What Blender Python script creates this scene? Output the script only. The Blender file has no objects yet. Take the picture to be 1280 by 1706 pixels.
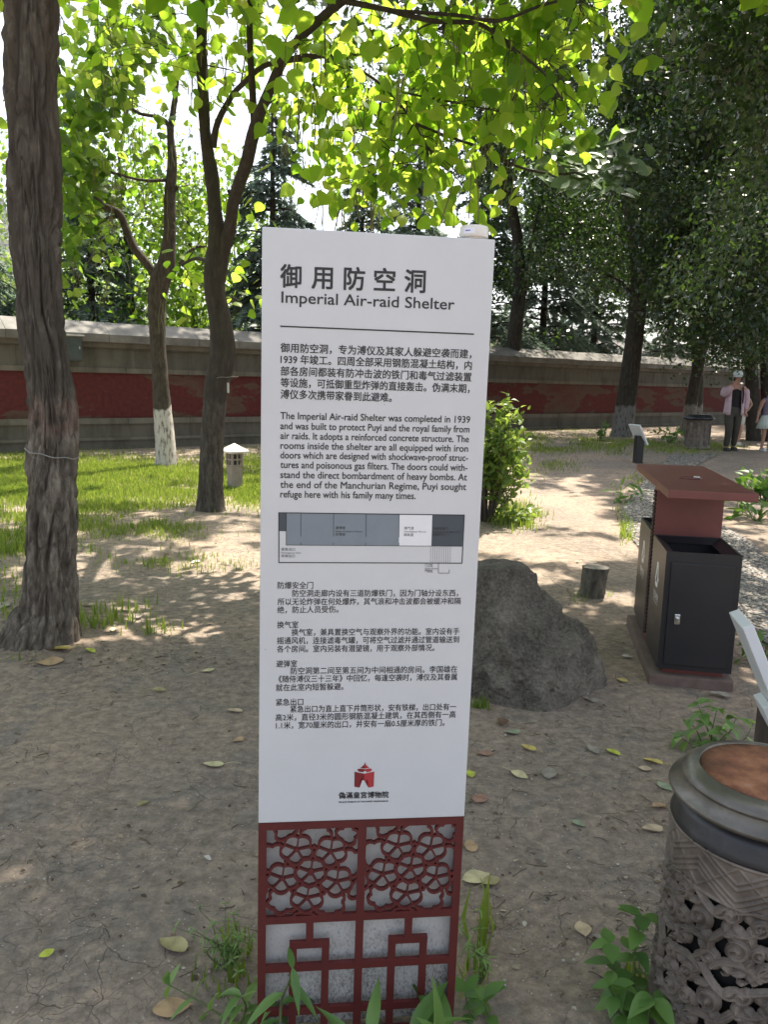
import bpy, bmesh, math, random
import numpy as np
from mathutils import Vector, Matrix

R = math.radians
rng = np.random.default_rng(7)
random.seed(7)
S = bpy.context.scene
COL = S.collection

# ------------------------------------------------------------------ camera, sky, sun, exposure
EYE = np.array([0.0, 0.0, 1.4])
PITCH, ROLL, FPX = R(9.488), R(1.2), 1282.0
_R0 = np.array([1.0, 0, 0]); _U0 = np.array([0, math.sin(PITCH), math.cos(PITCH)])
CF = np.array([0, math.cos(PITCH), -math.sin(PITCH)])
CR = _R0 * math.cos(ROLL) + _U0 * math.sin(ROLL)
CU = -_R0 * math.sin(ROLL) + _U0 * math.cos(ROLL)
cam = bpy.data.cameras.new('camera'); camo = bpy.data.objects.new('camera', cam); COL.objects.link(camo)
camo.matrix_world = Matrix(((CR[0], CU[0], -CF[0], EYE[0]), (CR[1], CU[1], -CF[1], EYE[1]), (CR[2], CU[2], -CF[2], EYE[2]), (0, 0, 0, 1)))
cam.sensor_fit = 'VERTICAL'; cam.sensor_height = 36; cam.sensor_width = 27
cam.lens = FPX / 1706 * 36
cam.clip_end = 600; cam.clip_start = 0.05
cam.dof.use_dof = True; cam.dof.focus_distance = 1.6; cam.dof.aperture_fstop = 22
S.camera = camo

SUN_EL, SUN_AZ = R(62), R(30)              # azimuth to the right of the view direction (+Y)
SUN = np.array([math.sin(SUN_AZ) * math.cos(SUN_EL), math.cos(SUN_AZ) * math.cos(SUN_EL), math.sin(SUN_EL)])
world = bpy.data.worlds.new('World'); S.world = world; world.use_nodes = True
wn = world.node_tree.nodes; wl = world.node_tree.links
sky = wn.new('ShaderNodeTexSky'); sky.sky_type = 'NISHITA'; sky.sun_disc = False
sky.sun_elevation = SUN_EL; sky.sun_rotation = SUN_AZ; sky.air_density = 1.0; sky.dust_density = 4.0; sky.ozone_density = 1.0
bg = wn['Background']; bg.inputs['Strength'].default_value = 0.15
hs = wn.new('ShaderNodeHueSaturation'); hs.inputs['Saturation'].default_value = .55   # hazy, whitish sky
wl.new(sky.outputs[0], hs.inputs['Color']); wl.new(hs.outputs[0], bg.inputs[0])
sl = bpy.data.lights.new('sun', 'SUN'); sl.energy = 4.5; sl.angle = R(0.53); sl.color = (1.0, 0.91, 0.78)
so = bpy.data.objects.new('sun', sl); COL.objects.link(so)
so.rotation_euler = Vector(-SUN).to_track_quat('-Z', 'Y').to_euler(); so.location = (10, 20, 40)
S.view_settings.view_transform = 'Standard'; S.view_settings.look = 'None'
S.view_settings.exposure = 1.55; S.view_settings.gamma = 1.0
try:
    S.cycles.max_bounces = 7; S.cycles.transparent_max_bounces = 4; S.cycles.use_denoising = True
    S.cycles.sample_clamp_indirect = 8
except Exception: pass

# ------------------------------------------------------------------ numeric helpers
def vnoise(p, seed=0):
    p = np.asarray(p, float); i = np.floor(p).astype(np.int64); f = p - i; f = f * f * (3 - 2 * f)
    def h(ix, iy, iz):
        n = (ix * 374761393 + iy * 668265263 + iz * 2147483647 + seed * 1274126177) & 0xffffffff
        n = ((n ^ (n >> 13)) * 1274126177) & 0xffffffff
        n = ((n ^ (n >> 16)) * 2246822519) & 0xffffffff
        return ((n ^ (n >> 15)) & 0xffff) / 65535.0
    r = 0
    for dx in (0, 1):
        for dy in (0, 1):
            for dz in (0, 1):
                w = (f[..., 0] if dx else 1 - f[..., 0]) * (f[..., 1] if dy else 1 - f[..., 1]) * (f[..., 2] if dz else 1 - f[..., 2])
                r = r + w * h(i[..., 0] + dx, i[..., 1] + dy, i[..., 2] + dz)
    return r
def fbm(p, o=4, seed=0):
    p = np.asarray(p, float); a, s, t = 1.0, 0.0, 0.0
    for k in range(o):
        s = s + a * vnoise(p * 2 ** k, seed + k); t += a; a *= .5
    return s / t
def sstep(a, b, x):
    t = np.clip((np.asarray(x, float) - a) / (b - a), 0, 1); return t * t * (3 - 2 * t)
def gz(x, y):
    x = np.asarray(x, float); y = np.asarray(y, float)
    z = 0.16 * sstep(8, 16, y) * sstep(-1, 4, x)
    q = np.stack([x * .7, y * .7, 0 * x], -1)
    z = z + (vnoise(q, 3) - .5) * .07 * sstep(2.5, 5, y) * (1 - sstep(14, 20, y))
    z = z + .05 * np.exp(-((x + 1.83) ** 2 + (y - 3.98) ** 2) / .35)
    z = z + .06 * np.exp(-((x + 1.6) ** 2 * .5 + (y - 8.0) ** 2) / .5)
    return z
def ray(px, py):
    return CF + CR * (px - 640.0) / FPX - CU * (py - 853.0) / FPX
def at(px, py, Y):                          # the point on a pixel's ray at world depth Y
    d = ray(px, py); return EYE + d * (Y / d[1])
def G(px, py):                              # the ground point under a pixel
    d = ray(px, py); z = 0.0
    for _ in range(8):
        P = EYE + d * ((z - 1.4) / d[2]); z = float(gz(P[0], P[1]))
    return P
def proj(P):
    d = np.asarray(P, float) - EYE; z = d @ CF
    zz = np.where(np.abs(z) < 1e-3, 1e-3, z)
    return 640 + FPX * (d @ CR) / zz, 853 - FPX * (d @ CU) / zz, z
def nrm(v):
    v = np.asarray(v, float); return v / (np.linalg.norm(v, axis=-1, keepdims=True) + 1e-12)

# ------------------------------------------------------------------ object helpers
def link(o, parent=None):
    COL.objects.link(o)
    if parent is not None: o.parent = parent
    return o
def tag(o, label=None, cat=None, group=None, kind=None):
    if label: o['label'] = label
    if cat: o['category'] = cat
    if group: o['group'] = group
    if kind: o['kind'] = kind
    return o
def thing(name, label, cat, loc=(0, 0, 0), rot=(0, 0, 0), group=None):
    o = bpy.data.objects.new(name, None); o.empty_display_size = .1
    link(o); o.location = tuple(float(c) for c in loc); o.rotation_euler = rot
    return tag(o, label, cat, group)
def rawmesh(name, V, F, mat, parent=None, smooth=False, var=None):
    """V (n,3), F list of faces or (m,k) array"""
    me = bpy.data.meshes.new(name); V = np.asarray(V, np.float32)
    if isinstance(F, np.ndarray):
        m, k = F.shape
        me.vertices.add(len(V)); me.vertices.foreach_set('co', V.ravel())
        me.loops.add(m * k); me.loops.foreach_set('vertex_index', F.astype(np.int32).ravel())
        me.polygons.add(m); me.polygons.foreach_set('loop_start', np.arange(0, m * k, k, dtype=np.int32))
        me.polygons.foreach_set('loop_total', np.full(m, k, np.int32))
        me.update(calc_edges=True); me.validate()
    else:
        me.from_pydata([tuple(map(float, v)) for v in V], [], F); me.update()
    if smooth: me.polygons.foreach_set('use_smooth', np.ones(len(me.polygons), bool))
    if var is not None:
        a = me.attributes.new('var', 'FLOAT', 'POINT'); a.data.foreach_set('value', np.asarray(var, np.float32))
    for m_ in (mat if isinstance(mat, (list, tuple)) else [mat]): me.materials.append(m_)
    return link(bpy.data.objects.new(name, me), parent)
class MB:
    def __init__(s): s.bm = bmesh.new()
    def box(s, c, d, rot=None, bevel=0.0, top=(1, 1), mi=0):
        b = bmesh.new(); bmesh.ops.create_cube(b, size=1)
        for v in b.verts:
            k = top if v.co.z > 0 else (1, 1)
            v.co = Vector((v.co.x * d[0] * k[0], v.co.y * d[1] * k[1], v.co.z * d[2]))
        if bevel > 0: bmesh.ops.bevel(b, geom=b.edges[:], offset=bevel, segments=2, affect='EDGES', profile=.6)
        M = Matrix.Translation(Vector(c)) @ (rot.to_4x4() if rot is not None else Matrix.Identity(4))
        b.transform(M); s._merge(b, mi); return s
    def _merge(s, b, mi=0):
        n = {}
        for v in b.verts: n[v] = s.bm.verts.new(v.co)
        for f in b.faces:
            try:
                g = s.bm.faces.new([n[v] for v in f.verts]); g.smooth = f.smooth; g.material_index = mi or f.material_index
            except ValueError: pass
        b.free()
    def tube(s, pts, rad, n=8, cap=True, smooth=True, mi=0):
        V, F = tube(pts, rad, n, cap)
        vs = [s.bm.verts.new(v) for v in V]
        for f in F:
            g = s.bm.faces.new([vs[i] for i in f]); g.smooth = smooth; g.material_index = mi
        return s
    def lathe(s, prof, n=32, c=(0, 0, 0), smooth=True, mi=0):
        rows = []
        for r, z in prof:
            rows.append([s.bm.verts.new((c[0] + r * math.cos(2 * math.pi * k / n), c[1] + r * math.sin(2 * math.pi * k / n), c[2] + z)) for k in range(n)])
        for a, b in zip(rows, rows[1:]):
            for k in range(n):
                g = s.bm.faces.new((a[k], a[(k + 1) % n], b[(k + 1) % n], b[k])); g.smooth = smooth; g.material_index = mi
        for r_, fl in ((rows[0], True), (rows[-1], False)):
            g = s.bm.faces.new(r_[::-1] if fl else r_); g.material_index = mi
        return s
    def poly(s, pts, y0, y1, mi=0):           # polygon in (x,z), extruded along y
        a = [s.bm.verts.new((x, y0, z)) for x, z in pts]; b = [s.bm.verts.new((x, y1, z)) for x, z in pts]
        fs = [s.bm.faces.new(a), s.bm.faces.new(b[::-1])]
        n = len(pts)
        for k in range(n): fs.append(s.bm.faces.new((a[k], b[k], b[(k + 1) % n], a[(k + 1) % n])))
        for f in fs: f.material_index = mi
        return s
    def build(s, name, mat, parent=None, recalc=True):
        if recalc: bmesh.ops.recalc_face_normals(s.bm, faces=s.bm.faces[:])
        me = bpy.data.meshes.new(name); s.bm.to_mesh(me); s.bm.free()
        for m_ in (mat if isinstance(mat, (list, tuple)) else [mat]): me.materials.append(m_)
        return link(bpy.data.objects.new(name, me), parent)
def frames(pts):
    P = np.asarray(pts, float); T = np.gradient(P, axis=0); T = nrm(T)
    a = np.array([0, 0, 1.]) if abs(T[0][2]) < .9 else np.array([1., 0, 0])
    A = np.zeros_like(P); B = np.zeros_like(P)
    u = nrm(np.cross(a, T[0]))
    for i in range(len(P)):
        u = nrm(u - T[i] * (u @ T[i])); A[i] = u; B[i] = np.cross(T[i], u)
    return P, T, A, B
def tube(pts, rad, n=8, cap=True):
    P, T, A, B = frames(pts); rad = np.broadcast_to(np.asarray(rad, float), (len(P),))
    th = np.arange(n) * 2 * math.pi / n
    V = P[:, None] + rad[:, None, None] * (np.cos(th)[None, :, None] * A[:, None] + np.sin(th)[None, :, None] * B[:, None])
    F = []
    for i in range(len(P) - 1):
        for k in range(n):
            F.append((i * n + k, i * n + (k + 1) % n, (i + 1) * n + (k + 1) % n, (i + 1) * n + k))
    if cap: F.append(tuple(range(n))[::-1]); F.append(tuple((len(P) - 1) * n + k for k in range(n)))
    return V.reshape(-1, 3), F
def spline(pts, m=8):                         # Catmull-Rom through rows of any width
    P = np.asarray(pts, float)
    if len(P) < 3: 
        t = np.linspace(0, 1, m + 1)[:, None]; return P[0] * (1 - t) + P[-1] * t
    Q = np.vstack([2 * P[0] - P[1], P, 2 * P[-1] - P[-2]]); out = []
    for i in range(1, len(Q) - 2):
        t = np.linspace(0, 1, m, endpoint=False)[:, None]
        a, b, c, d = Q[i - 1], Q[i], Q[i + 1], Q[i + 2]
        out.append(.5 * (2 * b + (c - a) * t + (2 * a - 5 * b + 4 * c - d) * t ** 2 + (3 * b - a - 3 * c + d) * t ** 3))
    out.append(P[-1:]); return np.vstack(out)

# ------------------------------------------------------------------ materials
def newmat(name):
    m = bpy.data.materials.new(name); m.use_nodes = True
    nt = m.node_tree; return m, nt.nodes, nt.links, nt.nodes['Principled BSDF']
def node(ns, t, **kw):
    n = ns.new('ShaderNode' + t)
    for k, v in kw.items():
        if k in n.inputs.keys(): n.inputs[k].default_value = v
        else: setattr(n, k, v)
    return n
def ramp(ns, stops):
    r = ns.new('ShaderNodeValToRGB'); e = r.color_ramp.elements
    while len(e) < len(stops): e.new(.5)
    for el, (p, c) in zip(e, stops): el.position = p; el.color = (*c, 1) if len(c) == 3 else c
    return r
def coords(ns, ls, sc=(1, 1, 1), kind='Object'):
    tc = ns.new('ShaderNodeTexCoord'); mp = ns.new('ShaderNodeMapping'); mp.inputs['Scale'].default_value = sc
    ls.new(tc.outputs[kind], mp.inputs[0]); return mp.outputs[0]
def rough_mat(name, stops, scale=8, detail=6, rough=.8, bump=.3, bscale=None, bdist=.01, sc=(1, 1, 1), metal=0, spec=None):
    """noise-coloured material with a noise bump"""
    m, ns, ls, b = newmat(name); co = coords(ns, ls, sc)
    n = node(ns, 'TexNoise', Scale=scale, Detail=detail, Roughness=.6); ls.new(co, n.inputs['Vector'])
    r = ramp(ns, stops); ls.new(n.outputs[0], r.inputs[0]); ls.new(r.outputs[0], b.inputs['Base Color'])
    b.inputs['Roughness'].default_value = rough; b.inputs['Metallic'].default_value = metal
    if spec is not None: b.inputs['Specular IOR Level'].default_value = spec
    if bump > 0:
        n2 = node(ns, 'TexNoise', Scale=bscale or scale * 4, Detail=6, Roughness=.65); ls.new(co, n2.inputs['Vector'])
        bp = node(ns, 'Bump', Strength=bump, Distance=bdist); ls.new(n2.outputs[0], bp.inputs['Height']); ls.new(bp.outputs[0], b.inputs['Normal'])
    return m
def leaf_mat(name, stops, tstops, trans=.45, rough=.45, spec=.4):
    m, ns, ls, b = newmat(name); out = ns['Material Output']
    a = ns.new('ShaderNodeAttribute'); a.attribute_name = 'var'
    r = ramp(ns, stops); ls.new(a.outputs['Fac'], r.inputs[0])
    r2 = ramp(ns, tstops); ls.new(a.outputs['Fac'], r2.inputs[0])
    ls.new(r.outputs[0], b.inputs['Base Color']); b.inputs['Roughness'].default_value = rough; b.inputs['Specular IOR Level'].default_value = spec
    t = ns.new('ShaderNodeBsdfTranslucent'); ls.new(r2.outputs[0], t.inputs[0])
    mx = ns.new('ShaderNodeMixShader'); mx.inputs[0].default_value = trans
    ls.new(b.outputs[0], mx.inputs[1]); ls.new(t.outputs[0], mx.inputs[2]); ls.new(mx.outputs[0], out.inputs[0])
    return m
def bark_mat(name, dark, mid, light, zmarks=()):
    """stretched furrow colours; zmarks: (z0, z1, colour, amount) bands of paint or damp along the object's z"""
    m, ns, ls, b = newmat(name); co = coords(ns, ls, (1, 1, .26))
    n = node(ns, 'TexNoise', Scale=26, Detail=8, Roughness=.7); ls.new(co, n.inputs['Vector'])
    r = ramp(ns, [(.3, dark), (.5, mid), (.72, light)]); ls.new(n.outputs[0], r.inputs[0])
    col = r.outputs[0]
    tc = ns.new('ShaderNodeTexCoord'); sp = ns.new('ShaderNodeSeparateXYZ'); ls.new(tc.outputs['Object'], sp.inputs[0])
    nz = node(ns, 'TexNoise', Scale=5, Detail=5); ls.new(tc.outputs['Object'], nz.inputs['Vector'])
    ad = node(ns, 'Math', operation='MULTIPLY_ADD'); ad.inputs[1].default_value = .5; ls.new(nz.outputs[0], ad.inputs[0]); ls.new(sp.outputs[2], ad.inputs[2])
    for z0, z1, c, amt in zmarks:
        lo = node(ns, 'MapRange', clamp=True); lo.inputs[1].default_value = z0 + .25 - .03; lo.inputs[2].default_value = z0 + .25 + .03
        hi = node(ns, 'MapRange', clamp=True); hi.inputs[1].default_value = z1 + .25 - .03; hi.inputs[2].default_value = z1 + .25 + .03; hi.inputs[3].default_value = amt; hi.inputs[4].default_value = 0
        ls.new(ad.outputs[0], lo.inputs[0]); ls.new(ad.outputs[0], hi.inputs[0])
        mu = node(ns, 'Math', operation='MULTIPLY'); ls.new(lo.outputs[0], mu.inputs[0]); ls.new(hi.outputs[0], mu.inputs[1])
        fl = node(ns, 'MapRange', clamp=True); fl.inputs[1].default_value = .36; fl.inputs[2].default_value = .5; ls.new(n.outputs[0], fl.inputs[0])
        mu2 = node(ns, 'Math', operation='MULTIPLY'); ls.new(mu.outputs[0], mu2.inputs[0]); ls.new(fl.outputs[0], mu2.inputs[1])
        mx = node(ns, 'MixRGB'); mx.inputs[2].default_value = (*c, 1); ls.new(mu2.outputs[0], mx.inputs[0]); ls.new(col, mx.inputs[1]); col = mx.outputs[0]
    ls.new(col, b.inputs['Base Color']); b.inputs['Roughness'].default_value = .9; b.inputs['Specular IOR Level'].default_value = .2
    bp = node(ns, 'Bump', Strength=.8, Distance=.012); ls.new(n.outputs[0], bp.inputs['Height']); ls.new(bp.outputs[0], b.inputs['Normal'])
    return m

# ------------------------------------------------------------------ leaf templates: (verts, quads/tris as quads)
def leaf_grid(outline, rows=4, fold=.12, droop=.15, tipcurl=0.0):
    """outline(t) -> half width for t in 0..1; leaf along +y, up +z, unit length; 3 columns"""
    V, F = [], []
    for i in range(rows + 1):
        t = i / rows; w = outline(t)
        z = -droop * t * t
        V += [(-w, t + (0), z + fold * w), (0, t, z), (w, t, z + fold * w)]
    for i in range(rows):
        a = i * 3
        F += [(a, a + 1, a + 4, a + 3), (a + 1, a + 2, a + 5, a + 4)]
    return np.array(V, float), np.array(F)
def heart(t): return .46 * (max(0, math.sin(math.pi * min(1, (t + .12) ** .72 * .97))) ** .8) + .008 if t < 1 else .006
def ovate(t): return .27 * math.sin(math.pi * min(1, t ** .75)) + .004
def lance(t): return .13 * math.sin(math.pi * min(1, t ** .7)) + .003
def oval(t): return .33 * math.sin(math.pi * min(1, t ** .9)) ** .7 + .004
T_HEART = leaf_grid(heart, 5, -.18, .18); T_OV = leaf_grid(ovate, 4, .25, .2); T_LANCE = leaf_grid(lance, 5, .5, .45); T_OVAL = leaf_grid(oval, 6, .2, .1)
T_SMALL = (np.array([(0, 0, 0), (.28, .45, .05), (0, 1, -.06), (-.28, .45, .05)], float), np.array([(0, 1, 2, 3)]))
T_BLADE = (np.array([(-.05, 0, 0), (.05, 0, 0), (.035, .55, .12), (-.035, .55, .12), (.004, 1, .42), (-.004, 1, .42)], float), np.array([(0, 1, 2, 3), (3, 2, 4, 5)]))
def orient(tip, nor):
    """rotation matrices with y=tip, z close to nor"""
    y = nrm(tip); x = nrm(np.cross(y, nor)); z = np.cross(x, y)
    return np.stack([x, y, z], -1)
def leaves(name, T, P, Rm, Sc, mat, parent=None, var=None, sx=None):
    V0, F0 = T; N = len(P); k = len(V0)
    Sc = np.broadcast_to(np.asarray(Sc, float), (N,))
    L = V0[None] * Sc[:, None, None]
    if sx is not None: L = L * np.stack([sx, np.ones(N), .2 + 1.9 * rng.random(N)], -1)[:, None]
    V = np.einsum('nij,nkj->nki', Rm, L) + np.asarray(P)[:, None]
    F = (F0[None] + (np.arange(N) * k)[:, None, None]).reshape(-1, F0.shape[1])
    if var is None: var = rng.random(N)
    return rawmesh(name, V.reshape(-1, 3), F, mat, parent, smooth=k > 4, var=np.repeat(var, k))
def rdir(n): return nrm(rng.normal(size=(n, 3)))
# ------------------------------------------------------------------ where sun reaches the ground (gaps between the crowns), used to leave gaps in the crowns
SUNSPOTS = [(880, 860, 125, 50, .3), (960, 912, 140, 48, .32), (860, 940, 90, 40, .4), (1010, 1000, 60, 25, .5), (840, 795, 60, 40, .3), (930, 800, 60, 14, .5),
            (180, 805, 270, 38, .24), (30, 835, 90, 40, .26), (400, 832, 60, 22, .3), (15, 940, 60, 24, .35), (215, 965, 220, 60, .5), (350, 1010, 90, 50, .5), (105, 1060, 50, 26, .4),
            (1105, 800, 40, 12, .5), (1010, 1335, 30, 12, .45), (1255, 740, 60, 16, .5), (1270, 860, 40, 60, .4), (1255, 960, 60, 60, .5), (1090, 790, 60, 12, .55)]
def lit(P):
    """True where a leaf at P would shade one of the open sunlit patches"""
    P = np.asarray(P, float); S0 = P - SUN * (P[:, 2:3] / SUN[2]); 
    for _ in range(2):
        z = gz(S0[:, 0], S0[:, 1]); S0 = P - SUN * ((P[:, 2] - z) / SUN[2])[:, None]
    px, py, d = proj(S0); keep = np.zeros(len(P), bool)
    nz = fbm(np.stack([S0[:, 0] * 2.2, S0[:, 1] * 2.2, 0 * S0[:, 0]], -1), 3, 11)
    # boughs of bright leaves: keep the light open that falls on them
    S1 = P - SUN * ((P[:, 2] - 3.3) / SUN[2])[:, None]; qx, qy, qd = proj(S1)
    keep |= (P[:, 2] > 4.3) & (qd > 5.0) & (qd < 8) & (((qx - 760) / 300) ** 2 + ((qy - 120) / 290) ** 2 < 1) & (nz > .36)
    for cx, cy, rx, ry, th in SUNSPOTS:
        e = ((px - cx) / rx) ** 2 + ((py - cy) / ry) ** 2
        keep |= (d > .3) & (nz > th + .35 * np.clip(e - .45, 0, 9))  & (e < 1.4)
    return keep

# ------------------------------------------------------------------ ground
def ground_mat():
    m, ns, ls, b = newmat('packed_dirt'); co = coords(ns, ls)
    big = node(ns, 'TexNoise', Scale=.9, Detail=5, Roughness=.6); ls.new(co, big.inputs['Vector'])
    pt = node(ns, 'TexNoise', Scale=3.6, Detail=6, Roughness=.7); ls.new(co, pt.inputs['Vector'])
    pm = node(ns, 'MapRange', clamp=True); pm.inputs[1].default_value = .5; pm.inputs[2].default_value = .62; pm.inputs[4].default_value = .7; ls.new(pt.outputs[0], pm.inputs[0])
    fine = node(ns, 'TexNoise', Scale=22, Detail=8, Roughness=.75); ls.new(co, fine.inputs['Vector'])
    r1 = ramp(ns, [(.28, (.22, .184, .158)), (.45, (.285, .234, .188)), (.58, (.335, .263, .203)), (.75, (.39, .302, .228))]); ls.new(big.outputs[0], r1.inputs[0])
    r2 = ramp(ns, [(.3, (.42, .41, .4)), (.5, (.92, .92, .92)), (.72, (1.65, 1.6, 1.5))]); ls.new(fine.outputs[0], r2.inputs[0])
    mx = node(ns, 'MixRGB', blend_type='MULTIPLY'); mx.inputs[0].default_value = .8; pk = node(ns, 'MixRGB'); pk.inputs[2].default_value = (.215, .192, .168, 1); ls.new(pm.outputs[0], pk.inputs[0]); ls.new(r1.outputs[0], pk.inputs[1]); ls.new(pk.outputs[0], mx.inputs[1]); ls.new(r2.outputs[0], mx.inputs[2])
    # pale grit
    gr = node(ns, 'TexVoronoi', Scale=70); ls.new(co, gr.inputs['Vector'])
    gt = node(ns, 'Math', operation='LESS_THAN'); gt.inputs[1].default_value = .16; ls.new(gr.outputs['Distance'], gt.inputs[0])
    sep = ns.new('ShaderNodeSeparateColor'); ls.new(gr.outputs['Color'], sep.inputs[0])
    g2 = node(ns, 'Math', operation='GREATER_THAN'); g2.inputs[1].default_value = .8; ls.new(sep.outputs[0], g2.inputs[0])
    gm = node(ns, 'Math', operation='MULTIPLY'); ls.new(gt.outputs[0], gm.inputs[0]); ls.new(g2.outputs[0], gm.inputs[1])
    mg = node(ns, 'MixRGB'); mg.inputs[2].default_value = (.5, .46, .4, 1); ls.new(gm.outputs[0], mg.inputs[0]); ls.new(mx.outputs[0], mg.inputs[1])
    # drying cracks
    wn_ = node(ns, 'TexNoise', Scale=7, Detail=4); ls.new(co, wn_.inputs['Vector'])
    wv = node(ns, 'VectorMath', operation='MULTIPLY_ADD'); wv.inputs[1].default_value = (.13, .13, .0); ls.new(wn_.outputs['Color'], wv.inputs[0]); ls.new(co, wv.inputs[2])
    crack = None
    for sc, w in ((6.5, .008), (15, .013), (31, .022)):
        vo = node(ns, 'TexVoronoi', Scale=sc, feature='DISTANCE_TO_EDGE'); ls.new(wv.outputs[0], vo.inputs['Vector'])
        mr = node(ns, 'MapRange', clamp=True); mr.inputs[1].default_value = 0; mr.inputs[2].default_value = w; mr.inputs[3].default_value = 1; mr.inputs[4].default_value = 0
        ls.new(vo.outputs['Distance'], mr.inputs[0])
        mk = node(ns, 'TexNoise', Scale=2.3 if sc < 10 else 3.1 if sc < 20 else 1.7, Detail=3); ls.new(co, mk.inputs['Vector'])
        mm = node(ns, 'MapRange', clamp=True); mm.inputs[1].default_value = .44 if sc < 10 else .5 if sc < 20 else .47; mm.inputs[2].default_value = .6 if sc < 10 else .66; mm.inputs[4].default_value = 1 if sc < 20 else .6; ls.new(mk.outputs[0], mm.inputs[0])
        mu = node(ns, 'Math', operation='MULTIPLY'); ls.new(mr.outputs[0], mu.inputs[0]); ls.new(mm.outputs[0], mu.inputs[1])
        if crack is None: crack = mu
        else:
            ma = node(ns, 'Math', operation='MAXIMUM'); ls.new(crack.outputs[0], ma.inputs[0]); ls.new(mu.outputs[0], ma.inputs[1]); crack = ma
    mc = node(ns, 'MixRGB'); mc.inputs[2].default_value = (.09, .075, .06, 1); cm = node(ns, 'Math', operation='MULTIPLY'); cm.inputs[1].default_value = .75
    ls.new(crack.outputs[0], cm.inputs[0]); ls.new(cm.outputs[0], mc.inputs[0]); ls.new(mg.outputs[0], mc.inputs[1])
    ls.new(mc.outputs[0], b.inputs['Base Color']); b.inputs['Roughness'].default_value = .95; b.inputs['Specular IOR Level'].default_value = .15
    hh = node(ns, 'Math', operation='MULTIPLY_ADD'); hh.inputs[1].default_value = -.5; ls.new(crack.outputs[0], hh.inputs[0]); ls.new(fine.outputs[0], hh.inputs[2])
    bp = node(ns, 'Bump', Strength=.75, Distance=.02); ls.new(hh.outputs[0], bp.inputs['Height']); ls.new(bp.outputs[0], b.inputs['Normal'])
    return m
M_DIRT = ground_mat()
def warp(n, lo, hi, c, k):
    t = np.linspace(-1, 1, n); s = np.sinh(t * k) / np.sinh(k)
    return np.where(s < 0, c + s * (c - lo), c + s * (hi - c))
gx = warp(260, -150, 150, 0, 5.5); gy = warp(420, -60, 400, 3.0, 5.8)
XX, YY = np.meshgrid(gx, gy); ZZ = gz(XX, YY)
ZZ = ZZ + (fbm(np.stack([XX * 9, YY * 9, 0 * XX], -1), 3, 5) - .5) * .018 * (1 - sstep(6, 14, np.hypot(XX, YY)))
nx, ny = len(gx), len(gy); idx = np.arange(nx * ny).reshape(ny, nx)
GF = np.stack([idx[:-1, :-1], idx[:-1, 1:], idx[1:, 1:], idx[1:, :-1]], -1).reshape(-1, 4)
tag(rawmesh('ground', np.stack([XX, YY, ZZ], -1).reshape(-1, 3), GF, M_DIRT, smooth=True), 'packed brown dirt ground with fine drying cracks', kind='structure')

# ------------------------------------------------------------------ pebble path
Lp = [(1120, 757), (1085, 790), (1046, 838), (1037, 866), (1058, 905), (1120, 960), (1200, 1022), (1265, 1066), (1340, 1120)]
Rp = [(1200, 757), (1135, 792), (1098, 822), (1105, 842), (1150, 862), (1190, 872), (1235, 895), (1290, 940), (1370, 985)]
LP = spline([G(*p) for p in Lp], 6); RP = spline([G(*p) for p in Rp], 6)
for a in (LP, RP): a[:, 2] = gz(a[:, 0], a[:, 1]) + .012
K = 8; V = np.stack([LP * (1 - t) + RP * t for t in np.linspace(0, 1, K + 1)], 1); V[..., 2] = gz(V[..., 0], V[..., 1]) + .014
ii = np.arange(V.shape[0] * (K + 1)).reshape(V.shape[0], K + 1)
M_PATH = rough_mat('path_mortar', [(.35, (.13, .12, .1)), (.65, (.22, .2, .17))], 30, rough=.9)
tag(rawmesh('path', V.reshape(-1, 3), np.stack([ii[:-1, :-1], ii[:-1, 1:], ii[1:, 1:], ii[1:, :-1]], -1).reshape(-1, 4), M_PATH, smooth=True), 'winding garden path set with rounded pale pebbles', kind='structure')
# pebbles: flattened octa-spheres
bm_ = bmesh.new(); bmesh.ops.create_icosphere(bm_, subdivisions=1, radius=1)
pv = np.array([v.co[:] for v in bm_.verts]); pf = np.array([[v.index for v in f.verts] for f in bm_.faces]); bm_.free()
N = 9000
u = rng.random(N) ** .8 * (len(LP) - 1.001); i0 = u.astype(int); ft = (u - i0)[:, None]; tt = rng.random(N)[:, None]
A_ = LP[i0] * (1 - ft) + LP[i0 + 1] * ft; B_ = RP[i0] * (1 - ft) + RP[i0 + 1] * ft
PP = A_ * (1 - tt) + B_ * tt; PP[:, 2] = gz(PP[:, 0], PP[:, 1]) + .016
ang = rng.random(N) * 6.28; ca, sa = np.cos(ang), np.sin(ang); z0 = 0 * ca
Rz = np.stack([np.stack([ca, -sa, z0], -1), np.stack([sa, ca, z0], -1), np.stack([z0, z0, z0 + 1], -1)], 1)
sc3 = np.stack([.012 + .016 * rng.random(N), .009 + .01 * rng.random(N), .006 + .006 * rng.random(N)], -1)
V = np.einsum('nij,nkj->nki', Rz, pv[None] * sc3[:, None]) + PP[:, None]
m_, ns, ls, b = newmat('pebble_stone'); a = ns.new('ShaderNodeAttribute'); a.attribute_name = 'var'
r = ramp(ns, [(0, (.08, .076, .072)), (.3, (.17, .155, .14)), (.6, (.27, .25, .22)), (.85, (.4, .37, .32)), (1, (.27, .18, .13))]); ls.new(a.outputs['Fac'], r.inputs[0]); ls.new(r.outputs[0], b.inputs['Base Color']); b.inputs['Roughness'].default_value = .6
tag(rawmesh('pebbles', V.reshape(-1, 3), (pf[None] + (np.arange(N) * len(pv))[:, None, None]).reshape(-1, 3), m_, smooth=True, var=np.repeat(rng.random(N), len(pv))), 'rounded grey and cream pebbles covering the path', 'pebbles', kind='stuff')

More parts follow.
